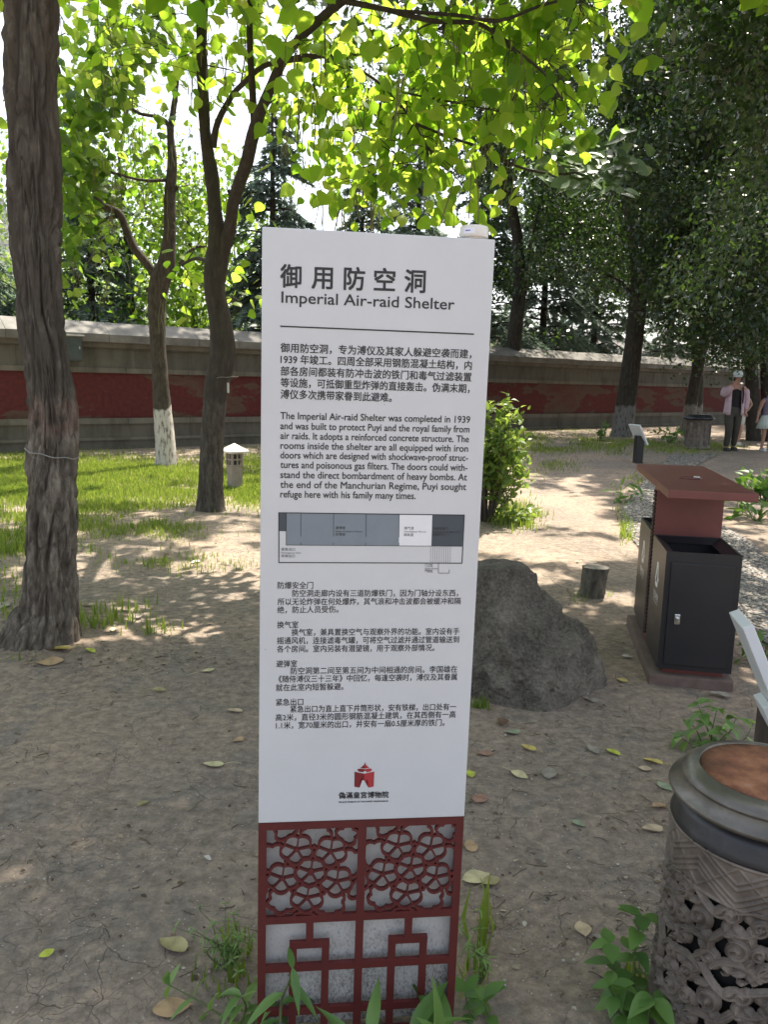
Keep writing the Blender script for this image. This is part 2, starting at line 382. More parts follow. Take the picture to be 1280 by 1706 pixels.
# ------------------------------------------------------------------ the long palace wall
WA = G(0, 755); WB = np.array([14.4, 30.4, 0]); WA[2] = 0
wd = nrm(WB - WA); WO = WA - wd * 3.5; WL = np.linalg.norm(WB - WA) + 16
wall = thing('boundary_wall', 'long palace wall with red plaster band, grey stone blocks and sloping coping', 'wall', (WO[0], WO[1], 0.0), (0, 0, math.atan2(wd[1], wd[0])))
wall.location.z = -.03
def wall_stone(name, c1, c2, bw, bh, zoff=0):
    m, ns, ls, b = newmat(name); tc = ns.new('ShaderNodeTexCoord'); sp = ns.new('ShaderNodeSeparateXYZ'); cb = ns.new('ShaderNodeCombineXYZ')
    ls.new(tc.outputs['Object'], sp.inputs[0]); ls.new(sp.outputs[0], cb.inputs[0]); 
    sb = node(ns, 'Math', operation='SUBTRACT'); sb.inputs[1].default_value = zoff; ls.new(sp.outputs[2], sb.inputs[0]); ls.new(sb.outputs[0], cb.inputs[1])
    br = node(ns, 'TexBrick', Scale=1, offset=.5); br.inputs['Mortar Size'].default_value = .008; br.inputs['Brick Width'].default_value = bw; br.inputs['Row Height'].default_value = bh
    br.inputs['Color1'].default_value = (*c1, 1); br.inputs['Color2'].default_value = (*c2, 1); br.inputs['Mortar'].default_value = (.09, .085, .07, 1)
    ls.new(cb.outputs[0], br.inputs['Vector'])
    n = node(ns, 'TexNoise', Scale=3, Detail=8, Roughness=.7); mp = coords(ns, ls, (1, 1, .35)); ls.new(mp, n.inputs['Vector'])
    r = ramp(ns, [(.3, (.45, .45, .42)), (.55, (1, 1, 1)), (.75, (1.15, 1.12, 1.05))]); ls.new(n.outputs[0], r.inputs[0])
    mx = node(ns, 'MixRGB', blend_type='MULTIPLY'); mx.inputs[0].default_value = .85; ls.new(br.outputs[0], mx.inputs[1]); ls.new(r.outputs[0], mx.inputs[2])
    ls.new(mx.outputs[0], b.inputs['Base Color']); b.inputs['Roughness'].default_value = .9
    bp = node(ns, 'Bump', Strength=.5, Distance=.01); ls.new(n.outputs[0], bp.inputs['Height']); ls.new(bp.outputs[0], b.inputs['Normal'])
    return m
def red_plaster():
    m, ns, ls, b = newmat('red_plaster'); co = coords(ns, ls)
    n = node(ns, 'TexNoise', Scale=.55, Detail=7, Roughness=.62); mp = coords(ns, ls, (.8, 1, 2.2)); ls.new(mp, n.inputs['Vector'])
    f = node(ns, 'TexNoise', Scale=14, Detail=6); ls.new(co, f.inputs['Vector'])
    r0 = ramp(ns, [(.3, (.072, .014, .013)), (.7, (.12, .023, .02))]); ls.new(f.outputs[0], r0.inputs[0])
    r1 = ramp(ns, [(.515, (0, 0, 0)), (.55, (1, 1, 1)), (.6, (.55, .55, .55)), (.68, (.2, .2, .2))]); ls.new(n.outputs[0], r1.inputs[0])
    mx = node(ns, 'MixRGB'); mx.inputs[2].default_value = (.095, .062, .042, 1); ls.new(r1.outputs[0], mx.inputs[0]); ls.new(r0.outputs[0], mx.inputs[1])
    ls.new(mx.outputs[0], b.inputs['Base Color']); b.inputs['Roughness'].default_value = .92
    bp = node(ns, 'Bump', Strength=.6, Distance=.02); ls.new(f.outputs[0], bp.inputs['Height']); ls.new(bp.outputs[0], b.inputs['Normal'])
    return m
M_ST1 = wall_stone('wall_stone', (.125, .117, .095), (.105, .098, .08), 1.1, .37, 1.62)
M_ST2 = wall_stone('lower_wall_stone', (.13, .116, .093), (.112, .101, .082), 1.15, .4, .24)
M_LEDGE = wall_stone('ledge_stone', (.165, .15, .12), (.142, .13, .105), 1.3, 3, -1)
M_COP = rough_mat('coping_stone', [(.3, (.1, .097, .088)), (.55, (.18, .172, .155)), (.75, (.25, .24, .215))], 2.5, 8, .9, .5, sc=(1, 1, 1))
def wband(name, y, z0, z1, mat, back=.45):
    mb = MB(); mb.box((WL / 2, (back + y) / 2, (z0 + z1) / 2), (WL, back - y, z1 - z0)); return mb.build(name, mat, wall)
wband('plinth', -.09, -.3, .21, M_ST2); wband('ledge', -.12, .21, .26, M_LEDGE); wband('lower_block_band', -.06, .26, .53, M_ST2)
wband('ledge', -.1, .53, .64, M_LEDGE); wband('red_plaster_band', 0, .64, 1.52, red_plaster()); wband('ledge', -.06, 1.52, 1.62, M_LEDGE)
wband('upper_block_band', -.04, 1.62, 1.99, M_ST1); wband('cornice', -.12, 1.99, 2.1, M_LEDGE)
# sloping coping: segments along the wall with slightly uneven edges
prof = [(-.26, 2.1), (-.27, 2.25), (-.2, 2.29), (.05, 2.43), (.18, 2.5), (.3, 2.5), (.45, 2.4), (.7, 2.26), (.7, 2.1)]
nseg = int(WL / .9); V, F = [], []
for k in range(nseg):
    x0, x1 = k * WL / nseg, (k + 1) * WL / nseg - .006; j = (random.random() - .5) * .012
    o = len(V); V += [(x0, y + j * .6, z + (j if z > 2.11 else 0)) for y, z in prof] + [(x1, y + j * .6, z + (j if z > 2.11 else 0)) for y, z in prof]; n = len(prof)
    F += [(o + i, o + (i + 1) % n, o + n + (i + 1) % n, o + n + i) for i in range(n)] + [tuple(o + i for i in range(n)), tuple(o + n + i for i in reversed(range(n)))]
rawmesh('coping', V, F, M_COP, wall)
# dark utility box hung on the wall behind the thick trunk
def on_wall(px, z):
    n = np.array([wd[1], -wd[0], 0]); d = ray(px, 600); t = ((WO - EYE)[:2] @ n[:2]) / (d[:2] @ n[:2]); P = EYE + d * t; return (P - WO)[:2] @ wd[:2]
bx = on_wall(116, 0)
ub = thing('utility_box', 'dark green utility box fixed high on the wall behind the thick trunk', 'electrical box', WO + wd * bx + np.array([0, 0, 1.72]), (0, 0, math.atan2(wd[1], wd[0])))
M_UB = rough_mat('dark_green_paint', [(.3, (.035, .05, .045)), (.7, (.055, .072, .066))], 9, rough=.45, bump=.05)
MB().box((0, -.155, .2), (.34, .22, .46), bevel=.008).build('body', M_UB, ub)
MB().box((0, -.272, .2), (.29, .012, .41), bevel=.004).build('door', M_UB, ub)
MB().box((.11, -.284, .22), (.018, .012, .05), bevel=.003).build('latch', rough_mat('pale_metal', [(.3, (.4, .42, .42)), (.7, (.5, .5, .5))], 9, rough=.4, metal=.8, bump=0), ub)
MB().box((0, -.16, .445), (.4, .3, .02), bevel=.004).build('rain_cap', rough_mat('pale_cap', [(.3, (.45, .45, .42)), (.7, (.6, .6, .56))], 9, rough=.7), ub)

# ------------------------------------------------------------------ buildings beyond the wall
M_PALE = rough_mat('pale_render', [(.3, (.62, .62, .6)), (.7, (.74, .73, .7))], 2, rough=.9, bump=.1)
M_TILE = wall_stone('grey_roof_tile', (.3, .31, .31), (.24, .25, .26), .25, .3, 0)
M_WIN = rough_mat('window_glass', [(.3, (.05, .06, .07)), (.7, (.09, .1, .11))], 1, rough=.1, bump=0)
def block(name, label, A, B, depth, h, roof=None, wins=None, eave=.6):
    A = np.array([*A, 0.]); B = np.array([*B, 0.]); d = nrm(B - A); L = np.linalg.norm(B - A)
    t = thing(name, label, 'building', A, (0, 0, math.atan2(d[1], d[0])))
    MB().box((L / 2, depth / 2, h / 2), (L, depth, h)).build('wall', M_PALE, t)
    if roof:
        mb = MB(); e = eave
        vs = [(-e, -e, h + .01), (L + e, -e, h + .01), (L + e, depth + e, h + .01), (-e, depth + e, h + .01), (depth * .35, depth / 2, h + roof), (L - depth * .35, depth / 2, h + roof)]
        bv = [mb.bm.verts.new(v) for v in vs]
        for f in ((0, 1, 5, 4), (1, 2, 5), (2, 3, 4, 5), (3, 0, 4), (3, 2, 1, 0)): mb.bm.faces.new([bv[i] for i in f])
        mb.build('roof', M_TILE, t)
    if wins:
        n, z0, z1, w = wins
        for k in range(n):
            x = (k + .5) * L / n
            f = MB().box((x, -.03, (z0 + z1) / 2), (w + .16, .1, z1 - z0 + .16)).build('window', M_PALE, t)
            MB().box((x, -.086, (z0 + z1) / 2), (w, .02, z1 - z0)).build('pane', M_WIN, f)
    return t
p1 = at(415, 520, 27)[:2]; p2 = at(640, 520, 30)[:2]
block('palace_building', 'pale walled building with grey hipped roof seen between the two slim trunks', at(300, 520, 25)[:2], at(560, 520, 30)[:2], 7, 3.1, 1.7, (5, .9, 2.5, 1.1))
block('palace_hall', 'pale hall with tall grey tiled roof beyond the wall at far left', at(-190, 520, 24)[:2], at(22, 520, 25)[:2], 8, 3.4, 4.2, (5, .9, 2.6, 1.1))
block('long_building', 'long low white building beyond the wall under the dark elms', at(840, 560, 42)[:2], at(1330, 560, 62)[:2], 10, 4.4, None, (16, 1.2, 3.4, 1.2))

# ------------------------------------------------------------------ trees
M_CAT = leaf_mat('catalpa_leaf', [(0, (.028, .075, .012)), (.5, (.05, .12, .018)), (1, (.085, .16, .025))], [(0, (.3, .56, .03)), (.5, (.5, .76, .05)), (1, (.74, .92, .13))], .6)
M_CATM = leaf_mat('mid_catalpa_leaf', [(0, (.028, .075, .012)), (.5, (.05, .12, .018)), (1, (.085, .16, .025))], [(0, (.15, .3, .02)), (.5, (.26, .46, .03)), (1, (.5, .65, .07))], .5)  # same leaf, dimmer light put into its translucent colours
M_CATD = leaf_mat('shaded_catalpa_leaf', [(0, (.09, .15, .09)), (.5, (.13, .2, .12)), (1, (.18, .25, .16))], [(0, (.1, .2, .04)), (1, (.16, .28, .05))], .25, rough=.3)  # shade and sky reflection put into the leaf colours
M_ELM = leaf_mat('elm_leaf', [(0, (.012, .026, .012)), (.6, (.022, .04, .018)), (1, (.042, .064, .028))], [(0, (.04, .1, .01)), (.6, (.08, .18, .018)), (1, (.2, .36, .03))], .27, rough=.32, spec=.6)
M_PINE = leaf_mat('spruce_needle', [(0, (.09, .13, .11)), (.6, (.15, .2, .17)), (1, (.23, .28, .24))], [(0, (.2, .29, .2)), (1, (.34, .46, .33))], .45, rough=.5)  # needles paled, distant haze put into the colour
M_BG = leaf_mat('far_leaf', [(0, (.06, .11, .03)), (.6, (.11, .17, .045)), (1, (.17, .22, .07))], [(0, (.2, .32, .05)), (1, (.36, .48, .12))], .4)
B_GREY = bark_mat('grey_brown_bark', (.035, .029, .023), (.125, .105, .082), (.31, .272, .22), [(1.12, 1.24, (.17, .07, .06), .28), (1.24, 9, (.035, .031, .028), .55)])
B_CAT = bark_mat('catalpa_bark', (.028, .024, .02), (.068, .06, .05), (.13, .118, .1), [(1.18, 9, (.03, .026, .022), .5)])
B_WASH = bark_mat('whitewashed_bark', (.03, .026, .02), (.065, .055, .043), (.12, .1, .08), [(-1, .92, (.52, .49, .44), 1.0)])
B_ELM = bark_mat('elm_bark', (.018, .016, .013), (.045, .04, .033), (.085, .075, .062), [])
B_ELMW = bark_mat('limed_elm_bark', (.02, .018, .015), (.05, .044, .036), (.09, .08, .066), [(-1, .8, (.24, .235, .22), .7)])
M_POD = rough_mat('seed_pod', [(.3, (.09, .1, .03)), (.7, (.16, .15, .06))], 5, rough=.7, bump=0)

def limb(spec):
    """[(px, py, Y, width_px)] -> points and radii"""
    P = np.array([at(a, b_, Y) for a, b_, Y, w in spec]); r = np.array([w / 2 * ((p - EYE) @ CF) / FPX for p, (a, b_, Y, w) in zip(P, spec)])
    Q = spline(np.c_[P, r], 7); return Q[:, :3], np.maximum(Q[:, 3], .002)
def bark_tube(P, r, n, amp, fr=14., seed=0, fl=None):
    """tube with furrowed bark modelled into the surface"""
    P, T, A, B = frames(P); th = np.arange(n) * 2 * math.pi / n
    d = np.cos(th)[None, :, None] * A[:, None] + np.sin(th)[None, :, None] * B[:, None]
    s = np.r_[0, np.cumsum(np.linalg.norm(np.diff(P, axis=0), axis=1))]
    q = np.stack([np.cos(th)[None] * r[:, None] * fr * 1.7, np.sin(th)[None] * r[:, None] * fr * 1.7, s[:, None] * fr * .22 + 0 * th[None]], -1)
    wq = q + (fbm(q * .6, 3, seed + 9)[..., None] - .5) * 2.2
    ridge = np.abs(fbm(wq, 3, seed) - .5) * 2; ridge = np.clip(ridge * 2.6, 0, 1) ** .6
    br = np.abs(fbm(np.stack([q[..., 0] * .8, q[..., 1] * .8, q[..., 2] * 3.2], -1) + (fbm(q * .5, 2, seed + 6)[..., None] - .5) * 3, 3, seed + 2) - .5) * 2
    ridge = ridge * (.62 + .38 * np.clip(br * 6, 0, 1) ** .7)                    # plates broken across
    lump = fbm(q * .16, 2, seed + 4) - .5
    rr = r[:, None] * (1 + .16 * lump) + amp * (ridge - .8)
    V = P[:, None] + d * rr[..., None]; F = []
    m = len(P); ii = np.arange(m * n).reshape(m, n); j = np.roll(ii, -1, 1)
    F = np.stack([ii[:-1], j[:-1], j[1:], ii[1:]], -1).reshape(-1, 4)
    return V.reshape(-1, 3), F
def resample(P, r, step):
    s = np.r_[0, np.cumsum(np.linalg.norm(np.diff(P, axis=0), axis=1))]; t = np.arange(0, s[-1], step)
    return np.stack([np.interp(t, s, P[:, k]) for k in range(3)], -1), np.interp(t, s, r)
class Tree:
    def __init__(s, name, label, base, group=None):
        s.base = np.asarray(base, float); s.root = thing(name, label, 'tree', s.base, group=group); s.V, s.F, s.sk, s.nv = [], [], [], 0
        s.tips = []
    def add(s, V, F):
        F = np.asarray(F) if not isinstance(F, np.ndarray) else F
        s.V.append(np.asarray(V)); s.F.append(F + s.nv); s.nv += len(V)
    def limb(s, spec, n=14, amp=.006, step=.06, seed=0, fr=14.):
        P, r = limb(spec); P, r = resample(P, r, step); s.wood(P, r, n, amp, seed, fr)
    def wood(s, P, r, n=10, amp=.004, seed=0, fr=14.):
        V, F = bark_tube(P, r, n, amp, fr, seed); s.add(V, F); s.sk.append(np.c_[P, r])
    def twig(s, p, n=4):                       # a thin twig from the nearest wood to p
        K = np.vstack(s.sk); K = K[K[:, 2] < p[2] + 1.0] if (K[:, 2] < p[2] + 1.0).any() else K
        k = K[np.argmin(((K[:, :3] - p) ** 2).sum(1) + 3 * (K[:, 3] < .004))]
        a = k[:3]; mid = (a + p) / 2 + np.array([0, 0, .08 * np.linalg.norm(p - a)]) + rng.normal(size=3) * .04
        P = spline([a, mid, p], 4); r = np.linspace(min(k[3] * .6, .006 + .006 * np.linalg.norm(p - a)), .0025, len(P))
        V, F = tube(P, r, 4, False); s.add(V, np.array(F)); s.sk.append(np.c_[P[2:], r[2:]])
    def build(s, mat):
        V = np.vstack(s.V) - s.base; s.trunk = rawmesh('trunk', V, np.vstack(s.F), mat, s.root, smooth=True); return s.root
def clusters(spec, per):
    """[(px, py, rx, ry, n, Y0, Y1)] -> cluster centres spread over the crown"""
    C = []
    for cx, cy, rx, ry, n, Y0, Y1 in spec:
        k = 0
        while k < n:
            a, b_ = rng.random(2) * 2 - 1
            if a * a + b_ * b_ > 1: continue
            C.append(at(cx + a * rx, cy + b_ * ry, Y0 + (Y1 - Y0) * rng.random())); k += 1
    return np.array(C)
def catalpa_leaves(name, C, per, spread, size, mat, parent, base, up=.55, cull=True):
    N = len(C) * per; P = np.repeat(C, per, 0) + rng.normal(size=(N, 3)) * spread * np.array([1, 1, .7])
    if cull: P = P[~lit(P)]; N = len(P)
    h = rng.random(N) * 6.283; hd = np.stack([np.cos(h), np.sin(h), 0 * h], -1)
    tip = hd * 1.0 - np.array([0, 0, 1]) * (.25 + 1.1 * rng.random((N, 1)))
    no = SUN * (up + .25) + rng.normal(size=(N, 3)) * .45 + hd * .2
    return leaves(name, T_HEART, P - base, orient(tip, no), size * (.65 + .55 * rng.random(N)), mat, parent, sx=.8 + .4 * rng.random(N))
def small_leaves(name, P, size, mat, parent, base, T=T_SMALL, cull=True, up=.5):
    if cull: P = P[~lit(P)]
    N = len(P); tip = rdir(N) + np.array([0, 0, -.5]); no = rdir(N) * .8 + np.array([0, 0, up])
    return leaves(name, T, P - base, orient(tip, no), size * (.6 + .7 * rng.random(N)), mat, parent)
def pods(tree, C, n, base):
    V, F, nv = [], [], 0
    for k in range(n):
        c = C[rng.integers(len(C))] + rng.normal(size=3) * .12; L = .25 + .2 * rng.random()
        for q in range(rng.integers(2, 5)):
            a = c + rng.normal(size=3) * .03; e = a + np.array([rng.normal() * .04, rng.normal() * .04, -L * (.7 + .5 * rng.random())])
            v, f = tube(spline([a, (a + e) / 2 + rng.normal(size=3) * .015, e], 3), .004, 4, False)
            V.append(v); F.append(np.array(f) + nv); nv += len(v)
    tag(rawmesh('seed_pods', np.vstack(V) - base, np.vstack(F), M_POD, tree.root), kind='stuff')

# --- the thick furrowed trunk at the left, its crown overhead
b1 = G(72, 1062); Y1 = b1[1]
t1 = Tree('furrowed_tree', 'thick tree with deeply furrowed bark and a wire ring, nearest on the left', b1)
pts = [(66, 1085, 118), (72, 1045, 108), (79, 1000, 90), (84, 900, 83), (85, 800, 77), (87, 720, 76), (84, 650, 76), (77, 590, 74), (66, 520, 72), (60, 430, 74), (57, 300, 80), (53, 200, 80), (51, 100, 82), (50, 0, 84), (48, -120, 82), (60, -300, 76), (70, -480, 60)]
Pt, rt = limb([(a, b_, Y1, w) for a, b_, w in pts]); Pt, rt = resample(Pt, rt, .011)
V, F = bark_tube(Pt, rt, 220, .046, 11., 21)
Vr = V.reshape(len(Pt), 220, 3)
# root flare toward the left and a knot hole
th = np.arange(220) * 2 * math.pi / 220; fl = np.exp(-(Pt[:, 2] - Pt[0, 2]) / .1)
ctr = Pt[:, None]; dirv = Vr - ctr
rad_ang = np.arctan2(dirv[..., 1], dirv[..., 0]); f2 = fl[:, None] * (.16 + .24 * np.clip(np.cos(rad_ang - 3.6), 0, 1) ** 3 + .12 * np.clip(np.cos(rad_ang + .4), 0, 1) ** 4 + .1 * np.sin(5 * rad_ang))
Vr = ctr + dirv * (1 + f2)[..., None]
kn = at(66, 138, Y1 - .17); dk = np.linalg.norm(Vr - kn, axis=-1, keepdims=True)
Vr = Vr + np.array([0, -1, 0]) * (.022 * np.exp(-((dk - .06) / .025) ** 2) - .05 * np.exp(-(dk / .035) ** 2))
t1.add(Vr.reshape(-1, 3), F); t1.sk.append(np.c_[Pt, rt])
for spec in ([(55, -200, Y1, 40), (150, -420, Y1 + .3, 34), (330, -700, Y1 + 1, 24), (500, -900, Y1 + 1.6, 14)], [(60, -260, Y1, 40), (-100, -500, Y1 + .4, 30), (-260, -760, Y1 + .8, 18)], [(62, -320, Y1, 36), (90, -700, Y1 + 1.5, 24), (160, -800, Y1 + 3, 12)]): t1.limb(spec, 10, .006)
def box_cloud(n, lo, hi, edge=.0):
    return np.asarray(lo) + rng.random((n, 3)) * (np.asarray(hi) - np.asarray(lo))
def offscreen(C, m=40, keepbox=()):
    px, py, d = proj(C); o = (py < -m) | (px < -m) | (px > 1280 + m) | (d < 0)
    for a, b_, c, e in keepbox: o |= (px > a) & (px < c) & (py > b_) & (py < e) & (d > 3)
    return o
C1 = box_cloud(1500, (-6.5, 1.8, 4.4), (3.2, 8.2, 7.4)); C1 = C1[offscreen(C1, 50)]  # unseen leaf mass added above the frame to shade the foreground
for c in C1[::14]: t1.twig(c)
C1b = clusters([(112, 10, 14, 12, 2, 4.6, 5.2), (5, 60, 14, 70, 5, 6, 7), (6, 230, 12, 60, 4, 7, 9)], 1)
t1.build(B_GREY)
catalpa_leaves('crown', np.vstack([C1]), 13, .22, .19, M_CAT, t1.root, t1.base)
# wire loops tied round two trunks
def wire_ring(name, label, P0, r, tilt, mat, w=.0025):
    a = np.linspace(0, 2 * math.pi, 40, endpoint=False); n = 6; V = []
    ring = [np.array([r * math.cos(t) * (1 + .02 * math.sin(5 * t)), r * math.sin(t), tilt * math.cos(t) * r + .004 * math.sin(7 * t)]) for t in a]
    ring = np.array(ring + ring[:1]); v, f = tube(ring, w, 5, False)
    o = rawmesh(name, v, f, mat, smooth=True); o.location = tuple(P0); return tag(o, label, 'wire')
M_WIRE = rough_mat('grey_wire', [(.3, (.24, .23, .22)), (.7, (.36, .35, .33))], 20, rough=.5, bump=0)
wc = Pt[np.argmin(np.abs(Pt[:, 2] - at(86, 752, Y1)[2]))]
wire_ring('tree_wire', 'grey wire loop tied around the thick furrowed trunk', wc, .127, -.2, M_WIRE, .0028)

# --- forked catalpa
b2 = G(351, 850); Y2 = b2[1]
t2 = Tree('forked_catalpa', 'slim forked tree whose branch of bright green leaves arches over the white sign', b2)
L2 = [[(351, 862, Y2, 60), (350, 835, Y2, 46), (352, 760, Y2, 40), (356, 690, Y2, 39), (362, 640, Y2, 42), (371, 590, Y2, 44), (366, 530, Y2, 38), (357, 480, Y2, 36), (362, 430, Y2, 40), (362, 400, Y2, 32), (357, 340, Y2, 24), (352, 290, Y2, 25), (343, 230, Y2, 20), (338, 150, Y2, 20), (336, 60, Y2, 19), (340, -30, Y2, 18), (350, -160, Y2 + .2, 13), (330, -300, Y2 + .5, 8)],
      [(368, 420, Y2, 30), (382, 385, Y2 - .05, 22), (389, 335, Y2 - .2, 20), (408, 280, Y2 - .4, 22), (424, 215, Y2 - .7, 21), (445, 160, Y2 - .95, 17), (480, 88, Y2 - 1.25, 16), (530, 35, Y2 - 1.5, 15), (580, -5, Y2 - 1.8, 14), (660, -70, Y2 - 2.1, 12), (760, -130, Y2 - 2.4, 9), (900, -200, Y2 - 2.6, 6)],
      [(424, 212, Y2 - .7, 13), (420, 140, Y2 - .75, 12), (416, 70, Y2 - .8, 11), (417, -20, Y2 - .9, 10), (425, -150, Y2 - 1, 7)],
      [(355, 245, Y2, 12), (362, 205, Y2 - .1, 11), (385, 162, Y2 - .2, 10), (402, 142, Y2 - .4, 9), (440, 110, Y2 - .7, 9), (490, 100, Y2 - 1, 8), (560, 92, Y2 - 1.3, 6), (640, 90, Y2 - 1.6, 4)],
      [(358, 225, Y2, 6), (375, 180, Y2 - .15, 7), (395, 150, Y2 - .3, 7)],
      [(470, 100, Y2 - 1.2, 6), (520, 92, Y2 - 1.4, 6), (585, 110, Y2 - 1.7, 5), (640, 145, Y2 - 1.9, 5), (690, 205, Y2 - 2.1, 4), (720, 260, Y2 - 2.2, 3)],
      [(575, 2, Y2 - 1.8, 10), (640, 15, Y2 - 2.1, 9), (720, 35, Y2 - 2.4, 8), (800, 40, Y2 - 2.5, 7), (850, 78, Y2 - 2.6, 6), (905, 120, Y2 - 2.7, 4), (940, 170, Y2 - 2.8, 3)],
      [(660, 18, Y2 - 2.2, 6), (760, 25, Y2 - 2.5, 6), (830, 35, Y2 - 2.6, 6), (900, 10, Y2 - 2.7, 5), (980, -10, Y2 - 2.7, 4)],
      [(640, 145, Y2 - 1.9, 4), (700, 160, Y2 - 2.1, 4), (780, 175, Y2 - 2.3, 3), (850, 190, Y2 - 2.4, 3)],
      [(690, 205, Y2 - 2.1, 3), (660, 260, Y2 - 2.0, 3), (640, 310, Y2 - 1.9, 3)],
      [(387, 330, Y2 - .2, 8), (380, 316, Y2 - .2, 7)], [(366, 450, Y2, 12), (330, 430, Y2 + .3, 6), (295, 445, Y2 + .5, 4)]]
for k, l in enumerate(L2): t2.limb(l, 26 if k < 2 else 10, .009 if k < 2 else .002, .03 if k < 2 else .08, 31 + k, 20 if k < 2 else 30)
S2 = [(690, 55, 215, 75, 60, 5.5, 7), (640, 165, 175, 75, 44, 5.7, 7), (810, 105, 160, 85, 50, 5.2, 6.4), (925, 55, 85, 60, 20, 5.2, 6), (880, 175, 110, 50, 26, 5.2, 6), (725, 225, 130, 60, 28, 5.5, 6.6), (610, 250, 90, 70, 22, 5.8, 7),
      (655, 315, 95, 45, 20, 5.6, 6.6), (735, 325, 60, 45, 12, 5.5, 6.4), (545, 120, 80, 100, 26, 6, 7.4), (575, 270, 60, 50, 9, 6, 7), (995, 18, 50, 34, 7, 5, 5.6), (640, -60, 420, 60, 20, 5, 7.2), (960, 190, 60, 30, 8, 5.2, 5.8),
      (440, 40, 100, 70, 26, 7, 8.4), (385, 90, 60, 90, 14, 7.6, 8.6), (480, 180, 60, 60, 8, 6.6, 7.6), (390, 360, 45, 50, 6, 8, 9), (395, 470, 45, 60, 10, 8.4, 9.4), (330, 470, 40, 55, 9, 8.3, 9.2), (330, 90, 60, 110, 22, 7.6, 9), (225, 30, 130, 60, 26, 7.5, 9), (180, 80, 70, 60, 7, 7.5, 9), (770, 360, 20, 10, 1, 5.6, 5.8)]
C2 = clusters(S2, 1)
for c in C2: t2.twig(c)
C2s = clusters([(1000, 262, 50, 48, 16, 6.0, 6.5), (945, 255, 40, 25, 5, 6.1, 6.6), (860, 200, 60, 30, 6, 6.2, 6.8)], 1)
t2.limb([(800, 245, 6.2, 5), (870, 280, 6.2, 5), (950, 290, 6.2, 4), (1000, 265, 6.2, 3)], 6, .001, .1, 3)
t2.limb([(690, 205, Y2 - 2.1, 5), (740, 225, 6.1, 5), (800, 245, 6.2, 5)], 6, .001, .1, 3)
t2.build(B_CAT)
catalpa_leaves('crown', C2, 4, .16, .112, M_CAT, t2.root, t2.base, cull=False)
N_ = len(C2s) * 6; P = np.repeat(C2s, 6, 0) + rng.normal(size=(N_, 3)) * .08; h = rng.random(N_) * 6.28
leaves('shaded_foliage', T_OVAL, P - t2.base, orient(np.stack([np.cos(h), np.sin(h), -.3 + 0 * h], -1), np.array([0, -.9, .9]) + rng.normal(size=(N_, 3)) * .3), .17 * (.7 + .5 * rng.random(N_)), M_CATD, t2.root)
pods(t2, C2, 70, t2.base)
wc2 = at(373, 629, Y2); wire_ring('tree_wire', 'thin wire loop around the slim forked trunk with a paper tag', wc2, .142, .1, M_WIRE, .002)
tg = MB(); tg.box((0, 0, 0), (.02, .003, .1), bevel=.001); tgo = tg.build('paper_tag', rough_mat('tag_paper', [(.3, (.45, .44, .42)), (.7, (.55, .54, .5))], 20, rough=.7, bump=0))
tgo.location = tuple(at(380, 646, Y2 - .15)); tag(tgo, 'small pale tag hanging from the wire on the forked trunk', 'tag')

# --- whitewashed catalpa
b3 = G(277, 776); Y3 = b3[1]
t3 = Tree('whitewashed_catalpa', 'slim tree with whitewashed foot growing in the lawn before the wall', b3)
L3 = [[(277, 782, Y3, 44), (277, 765, Y3, 36), (274, 720, Y3, 32), (270, 680, Y3, 29), (266, 620, Y3, 25), (262, 560, Y3, 25), (261, 510, Y3, 29), (266, 470, Y3, 34), (277, 440, Y3, 30), (282, 400, Y3, 22), (283, 360, Y3, 20), (283, 320, Y3, 19), (287, 270, Y3, 16), (284, 220, Y3, 12), (292, 160, Y3, 9), (300, 90, Y3, 6)],
      [(262, 465, Y3, 18), (247, 442, Y3, 14), (225, 415, Y3, 14), (209, 380, Y3, 13), (198, 355, Y3, 12), (168, 340, Y3, 11), (157, 310, Y3, 11), (150, 270, Y3, 11), (135, 220, Y3 - .2, 11), (115, 165, Y3 - .4, 8), (98, 120, Y3 - .5, 6), (90, 60, Y3 - .6, 4)],
      [(285, 275, Y3, 7), (280, 210, Y3, 7), (262, 195, Y3 - .2, 6), (225, 185, Y3 - .4, 5), (190, 140, Y3 - .5, 4)], [(195, 360, Y3, 7), (175, 365, Y3 + .1, 5), (150, 385, Y3 + .1, 3)],
      [(283, 300, Y3, 7), (235, 300, Y3 - .2, 5), (180, 285, Y3 - .2, 4)], [(248, 485, Y3, 12), (246, 475, Y3, 10)], [(300, 440, Y3, 8), (320, 415, Y3 + .1, 5), (345, 410, Y3 + .2, 3)], [(284, 315, Y3, 14), (296, 312, Y3, 10)]]
for k, l in enumerate(L3): t3.limb(l, 20 if k < 2 else 8, .008 if k < 2 else .002, .05, 51 + k, 16)
S3 = [(170, 215, 80, 70, 30, 10.5, 12.5), (230, 120, 110, 80, 34, 10.5, 12.5), (170, 300, 75, 55, 32, 11, 13), (230, 340, 90, 60, 34, 11, 13), (150, 400, 60, 55, 26, 11, 13), (245, 255, 70, 50, 20, 11, 13), (310, 200, 50, 90, 16, 11, 13), (160, 460, 45, 25, 8, 11.3, 12.4), (300, 360, 40, 50, 12, 11.5, 13), (320, 300, 35, 50, 10, 11.5, 13), (270, 40, 90, 50, 14, 10.8, 12.6)]
C3 = clusters(S3, 1)
for c in C3: t3.twig(c)
t3.build(B_WASH)
C3 = np.vstack([C3, (lambda q: q[offscreen(q, 25)])(box_cloud(160, (-7, 8.5, 5), (1, 15, 9)))])  # leaves above the frame added to shade the lawn
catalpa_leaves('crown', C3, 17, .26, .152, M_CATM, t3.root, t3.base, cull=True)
pods(t3, C3[:300], 70, t3.base)

